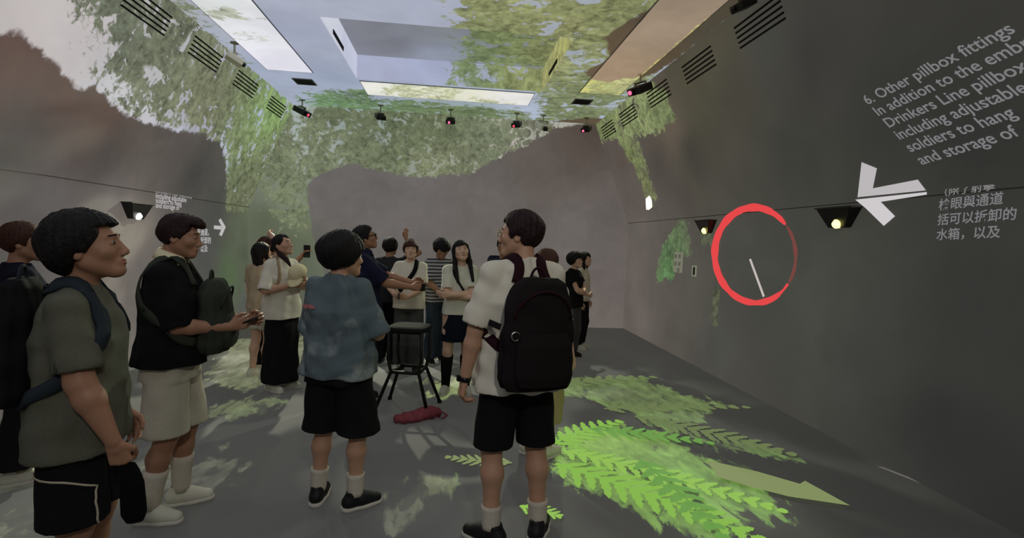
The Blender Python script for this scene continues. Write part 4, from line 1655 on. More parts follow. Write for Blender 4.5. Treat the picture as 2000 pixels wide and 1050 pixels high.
FR = [((1085, 905), (1500, 1060), .30, 13, 0, 'broad bright green fern running to the lower right'),
      ((1100, 880), (1545, 1003), .22, 16, 1, 'lime fern with fine teeth below the spear leaf'),
      ((1075, 868), (1215, 822), .24, 9, 0, 'short bright fern with upright teeth beside the bare leg'),
      ((1000, 905), (868, 893), .13, 8, 2, 'small pale fern left of the bare legs'),
      ((1015, 990), (1098, 1012), .12, 6, 1, 'small lime fern between the socks'),
      ((1250, 900), (1420, 1062), .20, 9, 4, 'deep green fern nearest the camera'),
      ((1180, 800), (1470, 797), .20, 11, 3, 'dim fern reaching right on the far floor'),
      ((1240, 815), (1560, 893), .26, 12, 3, 'dim fern fading out towards the right wall'),
      ((1090, 752), (1285, 738), .26, 9, 3, 'dim fern farthest from the camera'),
      ((1150, 840), (1400, 870), .20, 10, 4, 'deep green fern above the spear leaf')]
for i, (a, b, w, n, mi, lb) in enumerate(FR):
    frond(a, b, w, n, FERN[mi], lb + ', thrown on the floor', .03, .003 + .0015 * i)
# the spear leaf
sp = MB()
S0 = floor_xy(1300, 900)
V = [(*(np.array(floor_xy(*q)) - np.array(S0)), .021) for q in ((1380, 903), (1480, 926), (1562, 950), (1572, 944), (1660, 993), (1540, 975), (1470, 957), (1400, 936))]
sp.add(V, [tuple(range(len(V)))])
o = sp.build('projected_leaf', FERN[2])
o.location = (S0[0], S0[1], 0)
tag(o, 'pale green spear-shaped leaf thrown on the floor towards the right wall', 'leaf')
ln = MB()
V = [(*floor_xy(*q), .004) for q in ((1713, 911), (1722, 912), (1862, 965), (1860, 969))]
ln.add(V, [(0, 1, 2, 3)])
S1 = np.array(V[0][:2])
ln.v = [(a - S1[0], b - S1[1], c) for a, b, c in ln.v]
o = ln.build('projected_line', glow_mat('projected_streak', (104, 98, 98)))
o.location = (S1[0], S1[1], 0)
tag(o, 'faint white streak thrown on the floor at the lower right', 'line')

# ------------------------------------------------------------------ stool and cloth bag
ST = mat('stool_metal', (30, 30, 29), .5, metal=.5)
STS = mat('stool_seat', (26, 27, 27), .9, bump=.1, spec=.08)
p = np.array(floor_xy(800, 800))
e = empty('bar_stool', (p[0] - .02, p[1] + .05, 0), -12 * D2R, 'dark metal bar stool with splayed legs behind the teal tee', 'stool')
SH = .77
f = Field((-.24, -.24, SH - .06), (.24, .24, SH + .05), .008)
f.op(loft([(SH - .03, .175, .165, 0, 0, 0), (SH - .012, .19, .18, 0, 0, 0), (SH + .014, .18, .17, 0, 0, 0), (SH + .022, .15, .14, 0, 0, 0)], 4.0), 0)
V, Q = f.mesh()
mesh_np('seat', V, Q, STS, e)
for sx in (-1, 1):
    for sy in (-1, 1):
        MB().tube([(sx * .15, sy * .14, SH - .02), (sx * .155, sy * .145, .50), (sx * .13, sy * .13, .37), (sx * .25, sy * .22, .015)], .016, 10).build('leg', ST, e, True)
        MB().tube([(sx * .25, sy * .22, 0), (sx * .248, sy * .218, .025)], .022, 10).build('foot_cap', BLK, e, True)
for a, b in (((-.13, -.13), (.13, -.13)), ((.13, -.13), (.13, .13)), ((.13, .13), (-.13, .13)), ((-.13, .13), (-.13, -.13))):
    MB().tube([(*a, .37), (*b, .37)], .016, 10).build('footrest', ST, e, True)
    MB().tube([(a[0] * 1.12, a[1] * 1.08, SH - .035), (b[0] * 1.12, b[1] * 1.08, SH - .035)], .010, 8).build('seat_rail', ST, e, True)

p = floor_xy(817, 818)
e = empty('cloth_bag', (p[0], p[1], 0), .35, 'crumpled dusky red cloth bag lying on the floor under the stool', 'bag')
f = Field((-.30, -.20, -.02), (.30, .20, .12), .008)
f.op(ell((-.08, -.02, .03), (.15, .085, .045)), 0)
f.op(ell((.10, .03, .035), (.12, .095, .055)), .04)
f.op(ell((.0, .05, .02), (.16, .07, .03)), .03)
f.all(lambda F, X, Y, Z: np.maximum(F + .006 * np.sin(60 * X + 30 * Y) * np.sin(45 * Y - 20 * X) + .004 * np.sin(90 * X - 40 * Z), .001 - Z))
V, Q = f.mesh()
BAG = fabric('dusky_red_cloth', (122, 62, 70))
mesh_np('bag_body', V, Q, BAG, e)
MB().ribbon([(.16, .06, .04), (.24, .05, .02), (.26, -.02, .012), (.20, -.08, .01), (.12, -.07, .03)], [(0, 0, 1)] * 5, .022, .005).build('handle', BAG, e, True)

# ------------------------------------------------------------------ the people


BLACK = fabric('black_cloth', (26, 25, 27))
BLACK_V = fabric('black_knit', (22, 22, 23))
NAVY = fabric('navy_cloth', (30, 32, 52))
NAVY_D = fabric('dark_navy_cloth', (24, 26, 38))
WHITE_T = fabric('white_cotton', (212, 206, 190), vary=.03)
WHITE_B = fabric('white_blouse_cloth', (205, 205, 188), vary=.03)
CREAM = fabric('cream_cloth', (180, 174, 158))
OLIVE = fabric('olive_jersey', (92, 92, 80))
GREY = fabric('grey_cloth', (74, 74, 74))
CHAR = fabric('charcoal_cloth', (46, 46, 48))
DENIM = fabric('denim', (62, 72, 84))
KHAKI = fabric('khaki_cloth', (170, 158, 112))
SOCK_W = fabric('white_sock', (198, 190, 175))
SHOE_W = mat('white_shoe', (205, 204, 188), .6, bump=.1)
SHOE_K = mat('black_shoe', (20, 20, 23), .6, bump=.1)
SOLE_W = mat('white_sole', (200, 196, 184), .7)
SOLE_K = mat('dark_sole', (48, 46, 44), .7)
PACK = fabric('black_pack_cloth', (30, 26, 26))
PACK_R = fabric('dark_maroon_webbing', (42, 20, 27))
PACK_G = fabric('grey_green_pack', (52, 56, 48))
METAL_D = mat('dark_metal', (30, 30, 32), .4, metal=.8)
GOLD = mat('gold_wire', (190, 160, 95), .3, metal=1.0)
STEEL = mat('steel_buckle', (190, 190, 190), .3, metal=1.0)
SCREEN = mat('phone_body', (18, 18, 20), .2)

# teal tee with a worn print on the back
TEAL = bpy.data.materials.new('teal_tee')
TEAL.use_nodes = True
_nt = TEAL.node_tree
_b = _nt.nodes['Principled BSDF']
_b.inputs['Roughness'].default_value = .95
_b.inputs['Specular IOR Level'].default_value = .1
_tc = _nt.nodes.new('ShaderNodeTexCoord')
_nz = _nt.nodes.new('ShaderNodeTexNoise')
_nz.inputs['Scale'].default_value = 7
_nz.inputs['Detail'].default_value = 5
_rp = _nt.nodes.new('ShaderNodeValToRGB')
_rp.color_ramp.elements[0].position = .52
_rp.color_ramp.elements[0].color = (*lin((92, 105, 110)), 1)
_rp.color_ramp.elements[1].position = .72
_rp.color_ramp.elements[1].color = (*lin((150, 158, 156)), 1)
_nt.links.new(_tc.outputs['Object'], _nz.inputs['Vector'])
_nt.links.new(_nz.outputs['Fac'], _rp.inputs[0])
_nt.links.new(_rp.outputs[0], _b.inputs['Base Color'])

# striped tee
STRIPE = bpy.data.materials.new('striped_tee')
STRIPE.use_nodes = True
_nt = STRIPE.node_tree
_b = _nt.nodes['Principled BSDF']
_b.inputs['Roughness'].default_value = .95
_tc = _nt.nodes.new('ShaderNodeTexCoord')
_wv = _nt.nodes.new('ShaderNodeTexWave')
_wv.bands_direction = 'Z'
_wv.inputs['Scale'].default_value = 7.5
_wv.inputs['Distortion'].default_value = .6
_rp = _nt.nodes.new('ShaderNodeValToRGB')
_rp.color_ramp.elements[0].position = .45
_rp.color_ramp.elements[0].color = (*lin((62, 62, 72)), 1)
_rp.color_ramp.elements[1].position = .55
_rp.color_ramp.elements[1].color = (*lin((170, 168, 170)), 1)
_nt.links.new(_tc.outputs['Object'], _wv.inputs['Vector'])
_nt.links.new(_wv.outputs['Fac'], _rp.inputs[0])
_nt.links.new(_rp.outputs[0], _b.inputs['Base Color'])


def backpack(p, label, m, z0, z1, w, d, side=-1, strap_m=None, full=True, hcell=.008, lid=True):
    """a pack on the back (side -1) or the chest (side 1) of a person; z0..z1 its height range"""
    sc = p.s
    base = P3(p.off((z0 + z1) / 2)[0], p.off((z0 + z1) / 2)[1] + side * (.125 * sc + d / 2), z0)
    e, base = p.carry('backpack', base, label, 'backpack')
    Hh = z1 - z0
    f = Field((-w / 2 - .06, -d / 2 - .08, -.03), (w / 2 + .06, d / 2 + .08, Hh + .05), hcell)
    f.op(loft([(0, w * .44, d * .42, 0, 0, 0), (.05, w * .5, d * .50, 0, 0, 0), (Hh * .45, w * .49, d * .50, 0, 0, 0), (Hh * .8, w * .42, d * .44, 0, 0, 0), (Hh * .95, w * .33, d * .32, 0, 0, 0), (Hh, w * .22, d * .2, 0, 0, 0)], 3.0, .003, 5), 0)
    f.all(lambda F, X, Y, Z: F + .003 * np.sin(40 * Z + 12 * X) * np.sin(22 * X + 8 * Z))
    V, Q = f.mesh()
    mesh_np('pack_body', V, Q, m, e)
    f = Field((-w / 2, -d, -.03), (w / 2, d, Hh), hcell)
    f.op(loft([(.03, w * .34, d * .16, 0, side * d * .46, 0), (.08, w * .40, d * .22, 0, side * d * .46, 0), (Hh * .42, w * .38, d * .20, 0, side * d * .44, 0), (Hh * .52, w * .32, d * .1, 0, side * d * .42, 0)], 3.0), 0)
    V, Q = f.mesh()
    mesh_np('front_pocket', V, Q, m, e)
    if lid:
        z = MB()
        z.tube([(w * .40 * math.cos(t), side * d * (.30 + .2 * math.sin(t)), Hh * .62 + Hh * .27 * math.sin(t)) for t in np.linspace(0, math.pi, 13)], .006, 6)
        z.build('zip_piping', strap_m or m, e, True)
    hd = MB()
    hd.tube([(.035 * math.cos(t), -side * d * .1, Hh - .01 + .055 * math.sin(t)) for t in np.linspace(0, math.pi, 10)], .007, 8)
    hd.build('handle', strap_m or m, e, True)
    if full:
        for sg in (-1, 1):
            back = 180 - sg * -28 if side < 0 else sg * 28
            th_b = 180 + (-sg) * 24 if side < 0 else sg * 24
            th_f = sg * 40 if side < 0 else 180 - sg * 35
            path = [(z1 / sc - .03, th_b), (1.43, th_b), ('s', sg, 0), (1.36, th_f), (1.25, sg * 48 if side < 0 else sg * 130), (1.12, sg * 85), (1.04, sg * 125 if side < 0 else sg * 60), (1.01, sg * 148 if side < 0 else sg * 38)]
            p.strap(path, strap_m or m, 'shoulder_strap', .050, .012, 1.04, .014, (e, base))
    return e, base


def phone(p, i, label, size=(.075, .150, .009), tilt=None, name='phone', m=None, dd=.085, nn=.022, cat='phone'):
    w, d, t, n, c = p.hand[i]
    q = w + d * dd + n * nn
    e, base = p.carry(name, q, label, cat)
    R = Matrix((t, d, n)).transposed() if tilt is None else Matrix(tilt)
    MB().box((0, 0, 0), size, R).build('case', m or SCREEN, e, bevel=.003)
    MB().box(tuple(R @ Vector((0, 0, size[2] * .52))), (size[0] * .92, size[1] * .94, .001), R).build('screen', mat('phone_glass', (22, 24, 30), .08), e)
    return e, base


FG, MG, BGH = .0058, .0085, .0105

# 1 backpack student, nearest
X, Y = floor_xy(999, 1048)
A = Person((X, Y), -14, 1.79, 'tall person in white tee and black shorts seen from behind wearing dark backpack', 'mid', FG, head=(52, 1, 0), lean=(0, -.015),
           feet=((-.125, .0, 40), (.125, -.02, -38)), L=dict(w=(-.285, .0, .835), curl=.55, pole=(-.8, -1, 0)), R=dict(w=(.27, .06, .84), curl=.5), girth=1.02, shw=1.05, hs=1.04, chin=.022)
A.body().face().hair('short', HAIR_R, seed=11)
A.top(WHITE_T, .80, .86, 1.20, 'tee', seed=21, folds=.007, h=.0075)
A.legs(BLACK, .50, 1.02, 'shorts', 1.02, h=.0085, leg=(.098, .102))
A.socks(SOCK_W, .20)
A.shoes(SHOE_K, SOLE_W, SHOE_K, .006)
A.glasses(GOLD)
backpack(A, 'dark brown-black backpack on the back of the tall person in white tee', PACK, .89, 1.43, .37, .20, -1, PACK_R, True, .007)
_pe, _pb = bpy.data.objects['backpack'], None
MB().ribbon([(-.185, .02, .30), (-.20, .05, .305), (-.215, .10, .31)], [(-.3, -1, 0)] * 3, .030, .006).build('side_strap', PACK, _pe)
MB().tube([(-.150 + .020 * math.cos(t), -.098, .275 + .020 * math.sin(t)) for t in np.linspace(0, 2 * math.pi, 17)[:-1]], .004, 6, closed=True).build('ring', STEEL, _pe, True)
MB().ribbon([(-.19, -.03, .275), (-.165, -.085, .275), (-.13, -.108, .272)], [(-.5, -1, 0)] * 3, .022, .005).build('side_strap', PACK, _pe)
MB().ribbon([(.17, -.03, .24), (.185, -.01, .235), (.20, .04, .225)], [(.5, -1, 0)] * 3, .028, .006).build('side_strap', PACK, _pe)
_w = A.wri[0]
e, base = A.carry('wristwatch', _w, 'black wristwatch on the left wrist of the tall person with the backpack', 'watch')
_u = unit(A.wri[0] - A.elb[0])
b = MB()
_a = unit(np.cross(_u, P3(0, 1, 0)))
_c = np.cross(_u, _a)
b.ribbon([(_a * math.cos(t) + _c * math.sin(t)) * .031 for t in np.linspace(0, 2 * math.pi, 17)], [(_a * math.cos(t) + _c * math.sin(t)) for t in np.linspace(0, 2 * math.pi, 17)], .024, .004)
b.build('band', SCREEN, e, True)
MB().box(tuple(-_a * .036), (.012, .032, .036)).build('watch_case', METAL_D, e, bevel=.003)

# 2 teal tee
X, Y = floor_xy(656, 985)
B = Person((X, Y), 18, 1.62, 'person in teal graphic tee and baggy black shorts seen from behind', 'mid', FG, head=(-32, 2, 0), feet=((-.125, .03, 14), (.135, .02, -42)),
           L=dict(w=(-.13, .26, 1.06), d=(.6, .5, .3), curl=.4, pole=(-.5, -1, -.4)), R=dict(w=(.15, .26, 1.04), d=(-.5, .6, .3), curl=.4, pole=(.6, -.9, -.4)), girth=1.04, shw=.98, hs=1.10, chin=.035)
B.body().face().hair('mushroom', HAIR, seed=4)
B.top(TEAL, .84, .98, 1.19, 'oversized_tee', seed=33, folds=.008, h=.0075)
B.legs(BLACK, .48, 1.30, 'shorts', 1.0, h=.0085, leg=(.102, .116), folds=.006)
B.socks(SOCK_W, .22)
B.shoes(SHOE_K, SOLE_W, SOLE_W, .006)
pr = MB()
for k in range(7):
    z = 1.27 + .003 * (k % 2)
    p0, n0 = B.chest(z, 196 + k * 3.2, .018, 1.21)
    pr.box(tuple(p0), (.011, .002, .016 + .006 * (k % 3)), Matrix(rotz(-(196 + k * 3.2) * D2R + math.pi)))
PINK = mat('pink_print', (196, 120, 126), .9)
pr.build('faded_print', PINK, B.root)

# 3 olive shirt, close at the left
D = Person(stand(150, 2.12), 72, tall(165, 424, 2.12), 'person in olive shirt and black shorts with white piping in profile', 'tan', FG, head=(-4, 12, 0), lean=(0, .02), arm=1.22, feet=((-.11, .03, 8), (.11, -.02, -8)), chin=.012,
           L=dict(w=(-.24, .1, .85)), R=dict(w=(.235, .17, .875), d=(-.05, .25, -.9), curl=.95, thumb=(.0, 1, .2), pole=(.3, -1, -.1)), girth=1.03, hs=1.16)
D.body().face().hair('thick', HAIR, seed=8)
D.top(OLIVE, .80, .78, 1.14, 'shirt', seed=12, folds=.005, h=.0075)
D.legs(BLACK, .53, 1.10, 'shorts', 1.0, h=.0085)
D.socks(SOCK_W, .18)
D.shoes(SHOE_W, SOLE_W, None, .008)
pp = MB()
pts, nr = [], []
_ax = D.hip[1]
for t in np.linspace(0, 1, 14):
    q = P3(.24 * math.sin(t * 1.9), -.22 + .43 * t, (.735 - .012 * t - .07 * max(0, t - .5)) * D.s)
    a, n_ = D.legF.snap(q, .003, _ax * np.array((1, 1, 0)) + P3(-.02, 0, q[2]))
    pts.append(a); nr.append(n_)
for t in np.linspace(0.1, 1, 10):
    q = P3(.25, .20 + .03 * t, (.69 - .22 * t) * D.s)
    a, n_ = D.legF.snap(q, .003, _ax * np.array((1, 1, 0)) + P3(-.02, 0, q[2]))
    pts.append(a); nr.append(n_)
pp.ribbon(pts, nr, .007, .003)
pp.build('piping', mat('white_piping', (190, 180, 160), .8), D.root, True)
backpack(D, 'black backpack on the person in the olive shirt', BLACK, .95, 1.40, .30, .13, -1, fabric('slate_strap', (44, 50, 56)), True, .009)
w, d_, t_, n_, _c = D.hand[1]
e, base = D.carry('pouch', w + d_ * .20, 'black drawstring pouch hanging from the hand of the olive-shirted person', 'pouch')
f = Field((-.07, -.07, -.14), (.07, .07, .12), .007)
f.op(loft([(-.125, .020, .026, 0, .010, 0), (-.09, .028, .040, 0, .006, 0), (.02, .027, .038, 0, 0, 0), (.07, .020, .030, 0, -.006, 0), (.10, .014, .018, 0, -.008, 0)], 2.6), 0)
V, Q = f.mesh()
mesh_np('pouch_body', V, Q, fabric('pouch_black', (14, 14, 15)), e)
MB().tube([(0, -.008, .09), (0, -.004, .13), (.004, 0, .17)], .005, 6).build('cord', BLACK, e, True)

# 4 vest, white collar, cream shorts
X, Y = floor_xy(336, 1000)
C = Person((X, Y), 78, 1.695, 'person in black knit top with pale collar and cream shorts looking down at a phone', 'tan', FG, head=(-2, -6, 0), feet=((-.09, .05, 10), (.10, -.05, -12)),
           L=dict(w=(-.02, .36, 1.10), d=(.25, .95, .15), curl=.55, pole=(-.6, -.6, -1)), R=dict(w=(.10, .30, 1.085), d=(-.28, .9, .22), curl=.6, pole=(.5, -.7, -1)), girth=1.06)
C.body().face(HAIR_R).hair('quiff', HAIR_R, seed=6)
C.top(BLACK_V, .88, .95, 1.16, 'knit_top', fabric('pale_collar_cloth', (216, 208, 170)), seed=14, folds=.005, h=.0075)
C.legs(CREAM, .50, 1.12, 'shorts', 1.0, h=.0085, folds=.004)
C.socks(SOCK_W, .30)
C.shoes(SHOE_W, SOLE_W, SOLE_W, .007)
backpack(C, 'grey-green pack worn on the chest of the person with the pale collar', PACK_G, .92, 1.33, .30, .17, 1, PACK_G, True, .009)
phone(C, 1, 'dark phone held low by the person with the pale collar', tilt=((1, 0, 0), (0, .92, -.38), (0, .38, .92)))

# 5 dark figure at the far left
E_ = Person(stand(38, 3.5), 42, tall(38, 436, 3.5), 'person in dark navy tee and wide black trousers at the far left', 'tan', .008, head=(-25, 4, 0), feet=((-.13, .06, 10), (.13, -.03, -12)), girth=1.1, hs=1.08,
            L=dict(w=(-.25, .1, .88)), R=dict(w=(.22, .18, .95)))
E_.body().hair('short', HAIR_B, seed=18)
E_.top(NAVY_D, .80, .8, 1.2, 'tee', seed=31)
E_.legs(BLACK, .13, 1.15, 'wide_trousers', 1.0, leg=(.100, .112))
E_.shoes(SHOE_W, SOLE_W, SHOE_K)

# 6 woman with the cap
X, Y = floor_xy(548, 760)
Fw = Person((X, Y), 118, 1.60, 'woman in white tee and long black skirt holding a cream cap', 'mid', .0075, head=(8, 16, 0), feet=((-.09, .03, 8), (.09, .0, -10)),
            L=dict(w=(-.05, .25, 1.24), d=(.5, .75, .25), curl=.5, pole=(-.8, -.3, -1)), R=dict(w=(.10, .22, 1.17), d=(-.5, .8, .15), curl=.55, pole=(.8, -.3, -1)), girth=1.0)
Fw.body().face(HAIR).hair('tied', HAIR, seed=2)
Fw.top(WHITE_T, .80, .95, 1.16, 'tee', seed=41, folds=.004)
Fw.skirt(BLACK, .10, w=(.150, .20), d=(.112, .165))
Fw.shoes(SHOE_W, SOLE_W, SOLE_W, big=1.05)
lk = MB()
lk.tube([Fw.h2(q) for q in ((.055, -.06, -.03), (.075, .0, -.10), (.072, .06, -.17), (.070, .085, -.25))], [.012, .024, .026, .008], 10)
lk.build('ponytail', HAIR_R, Fw.root, True)
Fw.strap([(1.18, 150), (1.40, 150), ('s', 1, 0), (1.34, 38), (1.20, 45), (1.08, 80)], fabric('tan_strap', (150, 130, 105)), 'bag_strap', .028, .006, 1.12)
w, d_, t_, n_, _c = Fw.hand[0]
e, base = Fw.carry('cap', w + d_ * .12 + P3(.06, -.05, .03), 'cream baseball cap held up by the woman in white tee', 'cap')
f = Field((-.14, -.14, -.10), (.14, .14, .12), .0075)
CR = rotz(-1.1) @ rotx(-.6) @ roty(.2)
f.op(ell((0, 0, .0), (.090, .100, .085), CR), 0)
f.op(ell(tuple(CR @ P3(0, 0, -.03)), (.080, .090, .082), CR), .004, 'cut')
cutn = CR @ P3(0, 0, 1)
f.all(lambda F_, X_, Y_, Z_: np.maximum(F_, -(X_ * cutn[0] + Y_ * cutn[1] + Z_ * cutn[2]) - .01))
V, Q = f.mesh()
CAPM = fabric('cream_cap_cloth', (206, 196, 158))
mesh_np('crown', V, Q, CAPM, e)
f = Field((-.16, -.20, -.14), (.16, .20, .14), .007)
f.op(ell(tuple(CR @ P3(0, .115, -.015)), (.078, .075, .008), CR @ rotx(-.15)), 0)
V, Q = f.mesh()
mesh_np('peak', V, Q, CAPM, e)

# 7 girl with crossed arms
X, Y = floor_xy(890, 768)
Gc = Person((X, Y), 176, 1.60, 'girl with long black hair in white blouse and navy skirt with crossed arms', 'fair', .0075, head=(6, 18, 5), feet=((-.105, .03, 12), (.115, .0, -18)), lean=(-.015, -.01),
            L=dict(w=(.10, .225, 1.13), d=(1, .05, -.02), thumb=(0, .15, 1), curl=.35, pole=(-1, .1, -1)), R=dict(w=(-.10, .19, 1.10), d=(-1, -.02, .12), thumb=(0, .2, 1), curl=.3, pole=(1, .1, -1)), girth=.90, shw=.92)
Gc.body().face().hair('long_front', HAIR, seed=9)
Gc.top(WHITE_B, .90, .72, 1.08, 'blouse', seed=17, folds=.003)
Gc.skirt(NAVY_D, .60, 1.05, (.140, .185), (.105, .150), folds=.003)
Gc.socks(BLACK_V, .44, 1.03)
Gc.shoes(SHOE_W, SOLE_W, SOLE_W)
Gc.strap([(1.40, 150), ('s', 1, 0), (1.36, 30), (1.24, 5), (1.10, -28), (.98, -48)], BLACK, 'bag_strap', .022, .005, 1.06, .016)

# 8 navy polo
Hn = Person(stand(712, 5.0), 78, tall(728, 437, 5.0), 'person in navy polo and black trousers reaching forward with a small black device', 'tan', .0085, head=(0, 16, 0), feet=((-.1, .03, 8), (.1, -.02, -8)), girth=1.14,
            L=dict(w=(-.06, .46, 1.16), d=(.2, 1, 0), curl=.6, pole=(-.4, -.2, -1)), R=dict(w=(.13, .43, 1.13), d=(-.15, 1, -.05), curl=.7, pole=(.5, -.3, -1)))
Hn.body().face().hair('short', HAIR, seed=13)
Hn.glasses(SCREEN, .004)
Hn.top(NAVY, .86, .85, 1.12, 'polo', NAVY, seed=51)
Hn.legs(BLACK, .08, 1.06, 'trousers', 1.0, leg=(.098, .085))
Hn.shoes(SHOE_K, SOLE_K)
phone(Hn, 1, 'small black device in the hands of the person in navy polo', (.07, .13, .02), name='handheld_device', cat='device')

# 9 beside him, arm raised
In = Person(stand(762, 6.6), 15, tall(764, 463, 6.6), 'dark-haired person in dark top raising one arm behind the navy polo', 'tan', BGH, head=(-8, 6, 0), girth=.98,
            L=dict(w=(-.22, .1, .86)), R=dict(w=(.20, .08, 1.70), d=(-.15, .05, 1), thumb=(-1, .2, 0), curl=.2, pole=(.8, .0, -.8)))
In.body().hair('bowl', HAIR, seed=14)
In.top(CHAR, .84, .45, 1.08, 'tee', seed=53)
In.legs(BLACK, .08, 1.05, 'trousers', 1.0, leg=(.095, .08))
In.shoes(SHOE_K, SOLE_K)

# 10 head behind
Jn = Person(stand(696, 6.3), 70, tall(700, 456, 6.3), 'person in pale shirt standing behind the navy polo', 'fair', BGH, head=(0, 8, 0))
Jn.body().face(lips=False).hair('short', HAIR_B, seed=15)
Jn.top(fabric('pale_grey_cotton', (150, 148, 140)), .84, .6, 1.1, 'tee', seed=55)
Jn.legs(CHAR, .08, 1.0, 'trousers', 1.0, leg=(.095, .08))
Jn.shoes(SHOE_K, SOLE_W)

# 11 bowl haircut, strap across the chest
Kn = Person(stand(803, 6.15), 188, tall(803, 468, 6.15), 'person with red-brown bowl haircut in white shirt with black shoulder strap', 'fair', .0095, head=(12, 8, 0), girth=.98,
            L=dict(w=(-.03, .26, 1.0), d=(.5, .8, .1), curl=.5, pole=(-.8, -.2, -1)), R=dict(w=(.13, .27, 1.03), d=(-.4, .9, .0), curl=.5, pole=(.8, -.2, -1)))
Kn.body().face().hair('bowl', HAIR_B, seed=16)
Kn.top(WHITE_T, .84, .75, 1.14, 'shirt', seed=57)
Kn.legs(GREY, .10, 1.1, 'wide_trousers', 1.0, leg=(.098, .095))
Kn.shoes(SHOE_K, SOLE_W)
Kn.strap([(1.40, 205), ('s', -1, 0), (1.36, -28), (1.24, -8), (1.10, 22), (.98, 45)], BLACK_V, 'bag_strap', .050, .008, 1.12, .014)
phone(Kn, 1, 'phone held at waist by the person with the bowl haircut')
MB().tube([Kn.h2((-.058, -.0, .10)), Kn.h2((-.02, .0, .135)), Kn.h2((.03, .0, .135))], .004, 6).build('hairband', HAIR, Kn.root, True)

# 12 striped tee
Ln = Person(stand(860, 6.6), 150, tall(860, 464, 6.6), 'person in grey striped tee and jeans looking down behind the girl', 'tan', BGH, head=(-10, -28, 0), girth=1.02,
            L=dict(w=(-.1, .30, 1.05), curl=.5, pole=(-.6, -.3, -1)), R=dict(w=(.12, .30, 1.0), curl=.5, pole=(.6, -.3, -1)))
Ln.body().face(lips=False).hair('mushroom', HAIR, seed=19)
Ln.top(STRIPE, .86, .85, 1.14, 'striped_tee', seed=59)
Ln.legs(DENIM, .08, 1.08, 'jeans', 1.0, leg=(.098, .092))
Ln.shoes(SHOE_K, SOLE_W)

# 13 black hair, arm up, behind the woman with the cap
X, Y = floor_xy(508, 735)
Mn = Person((X, Y), 25, 1.49, 'woman with long black hair and light shorts holding one hand above her head', 'fair', BGH, head=(-10, 10, 0), girth=.95,
            L=dict(w=(-.2, .1, .86)), R=dict(w=(.13, .05, 1.80), d=(-.8, .1, .4), thumb=(-.6, .2, -.6), curl=.6, pole=(1, -.2, .3)))
Mn.body().hair('long', HAIR, seed=20)
Mn.top(fabric('pale_tan_cotton', (176, 158, 132)), .88, .55, 1.05, 'tee', seed=61)
Mn.legs(CREAM, .62, 1.05, 'shorts', 1.0)
Mn.shoes(SHOE_W, SOLE_W)

# 14 man behind the woman, hands up with a phone
Nn = Person(stand(520, 6.3), 80, tall(527, 461, 6.3), 'person partly hidden behind the woman with the cap lifting a phone', 'tan', BGH, head=(0, 8, 0),
            L=dict(w=(-.05, .42, 1.46), d=(.1, .5, .8), thumb=(1, 0, .1), curl=.4, pole=(-.5, 0, -1)), R=dict(w=(.08, .42, 1.46), d=(-.1, .5, .8), thumb=(-1, 0, .1), curl=.4, pole=(.5, 0, -1)))
Nn.body().face(lips=False).hair('short', HAIR_B, seed=22)
Nn.top(GREY, .86, .6, 1.06, 'tee', seed=63)
Nn.legs(BLACK, .08, 1.0, 'trousers', 1.0, leg=(.095, .08))
Nn.shoes(SHOE_W, SOLE_W)
phone(Nn, 1, 'phone lifted at face height behind the woman with the cap', tilt=((0, 0, 1), (1, 0, 0), (0, 1, 0)), dd=.10)

# 15 spectacled man left of the backpack student
On = Person(stand(986, 5.9), 196, tall(986, 459, 5.9), 'person with glasses facing the camera left of the tall backpack wearer', 'tan', BGH, head=(0, 6, 0))
On.body().face(HAIR).hair('short', HAIR, seed=23)
On.glasses(SCREEN, .003)
On.top(NAVY, .86, .6, 1.02, 'tee', seed=65)
On.legs(BLACK, .08, 1.0, 'trousers', 1.0, leg=(.095, .08))
On.shoes(SHOE_K, SOLE_W)
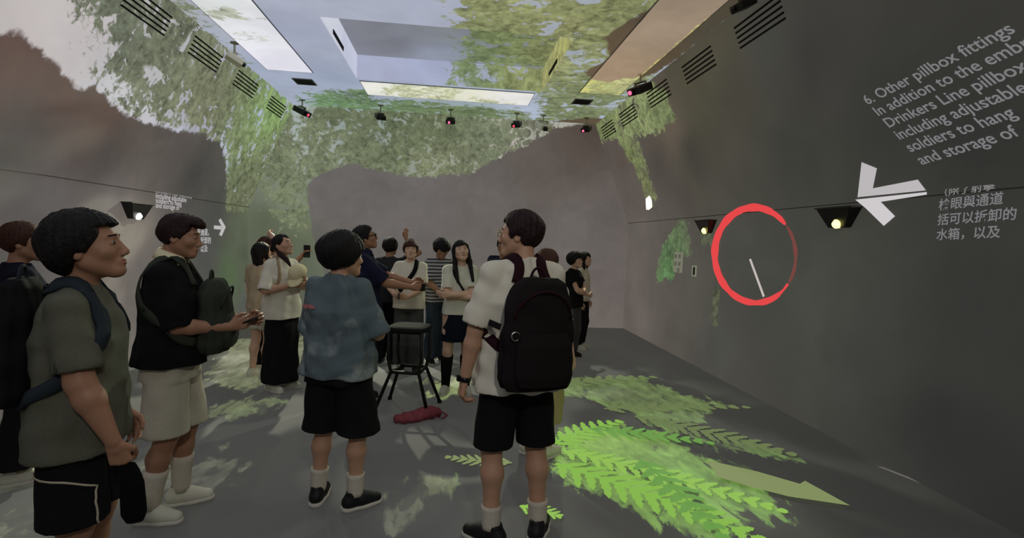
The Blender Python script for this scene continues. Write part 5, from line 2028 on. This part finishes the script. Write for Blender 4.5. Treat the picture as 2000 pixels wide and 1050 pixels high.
# 16 small person in a navy hat
Qn = Person(stand(968, 6.8), 10, tall(968, 503, 6.8), 'short person in navy bucket hat seen beside the white sleeve', 'fair', BGH, head=(0, 0, 0), girth=.9)
Qn.body().hair('short', HAIR, seed=24)
Qn.top(WHITE_B, .86, .6, 1.02, 'tee', seed=67)
Qn.legs(GREY, .08, 1.0, 'trousers', 1.0, leg=(.095, .08))
Qn.shoes(SHOE_K, SOLE_W)
e, base = Qn.carry('bucket_hat', Qn.h2((0, -.01, .05)), 'navy bucket hat on the short person beside the white sleeve', 'hat')
f = Field((-.17, -.19, -.09), (.17, .19, .13), .009)
f.op(loft([(-.06, .135, .155, 0, 0, 0), (-.02, .108, .128, 0, 0, 0), (.05, .098, .116, 0, 0, 0), (.085, .070, .085, 0, 0, 0)], 2.1), 0)
f.op(loft([(-.08, .125, .145, 0, 0, 0), (-.03, .100, .12, 0, 0, 0)], 2.1), 0, 'cut')
V, Q = f.mesh()
mesh_np('hat_body', V, Q, NAVY, e)

# 17, 18 pair by the far wall at the right
Rn = Person(stand(1124, 7.0), 128, tall(1105, 492, 7.0), 'person in black tee and grey trousers with folded arms beyond the backpack wearer', 'fair', BGH, head=(0, 6, 0),
            L=dict(w=(.12, .24, 1.10), d=(1, .05, 0), thumb=(0, .1, 1), curl=.4, pole=(-1, .1, -1)), R=dict(w=(-.06, .25, 1.04), d=(-1, .1, -.1), thumb=(0, .1, 1), curl=.4, pole=(1, .2, -1)))
Rn.body().face(lips=False).hair('mushroom', HAIR, seed=25)
Rn.top(BLACK, .84, .5, 1.12, 'tee', seed=69)
Rn.legs(GREY, .10, 1.05, 'trousers', 1.0, leg=(.098, .088))
Rn.shoes(SHOE_K, SOLE_K)
Sn = Person(stand(1142, 7.6), 120, tall(1128, 491, 7.6), 'long-haired person in white top and black trousers by the far right corner', 'fair', BGH, head=(0, 4, 0), girth=.92)
Sn.body().face(lips=False).hair('long', HAIR, seed=26)
Sn.top(WHITE_T, .86, .6, 1.05, 'tee', seed=71)
Sn.legs(BLACK, .10, 1.0, 'trousers', 1.0, leg=(.095, .082))
Sn.shoes(SHOE_W, SOLE_W)

# 19 khaki trousers behind the backpack student
X, Y = stand(1068, 3.75)
Tn = Person((X, Y), 40, 1.56, 'person with brown hair and cropped khaki trousers hidden behind the backpack wearer', 'fair', .0095, head=(-10, 2, 0), girth=.92)
Tn.body().hair('long', HAIR_B, seed=27)
Tn.top(WHITE_B, .88, .5, .98, 'top', seed=73)
Tn.legs(KHAKI, .30, 1.06, 'cropped_trousers', 1.0, leg=(.098, .090))
Tn.shoes(SHOE_W, SOLE_W)
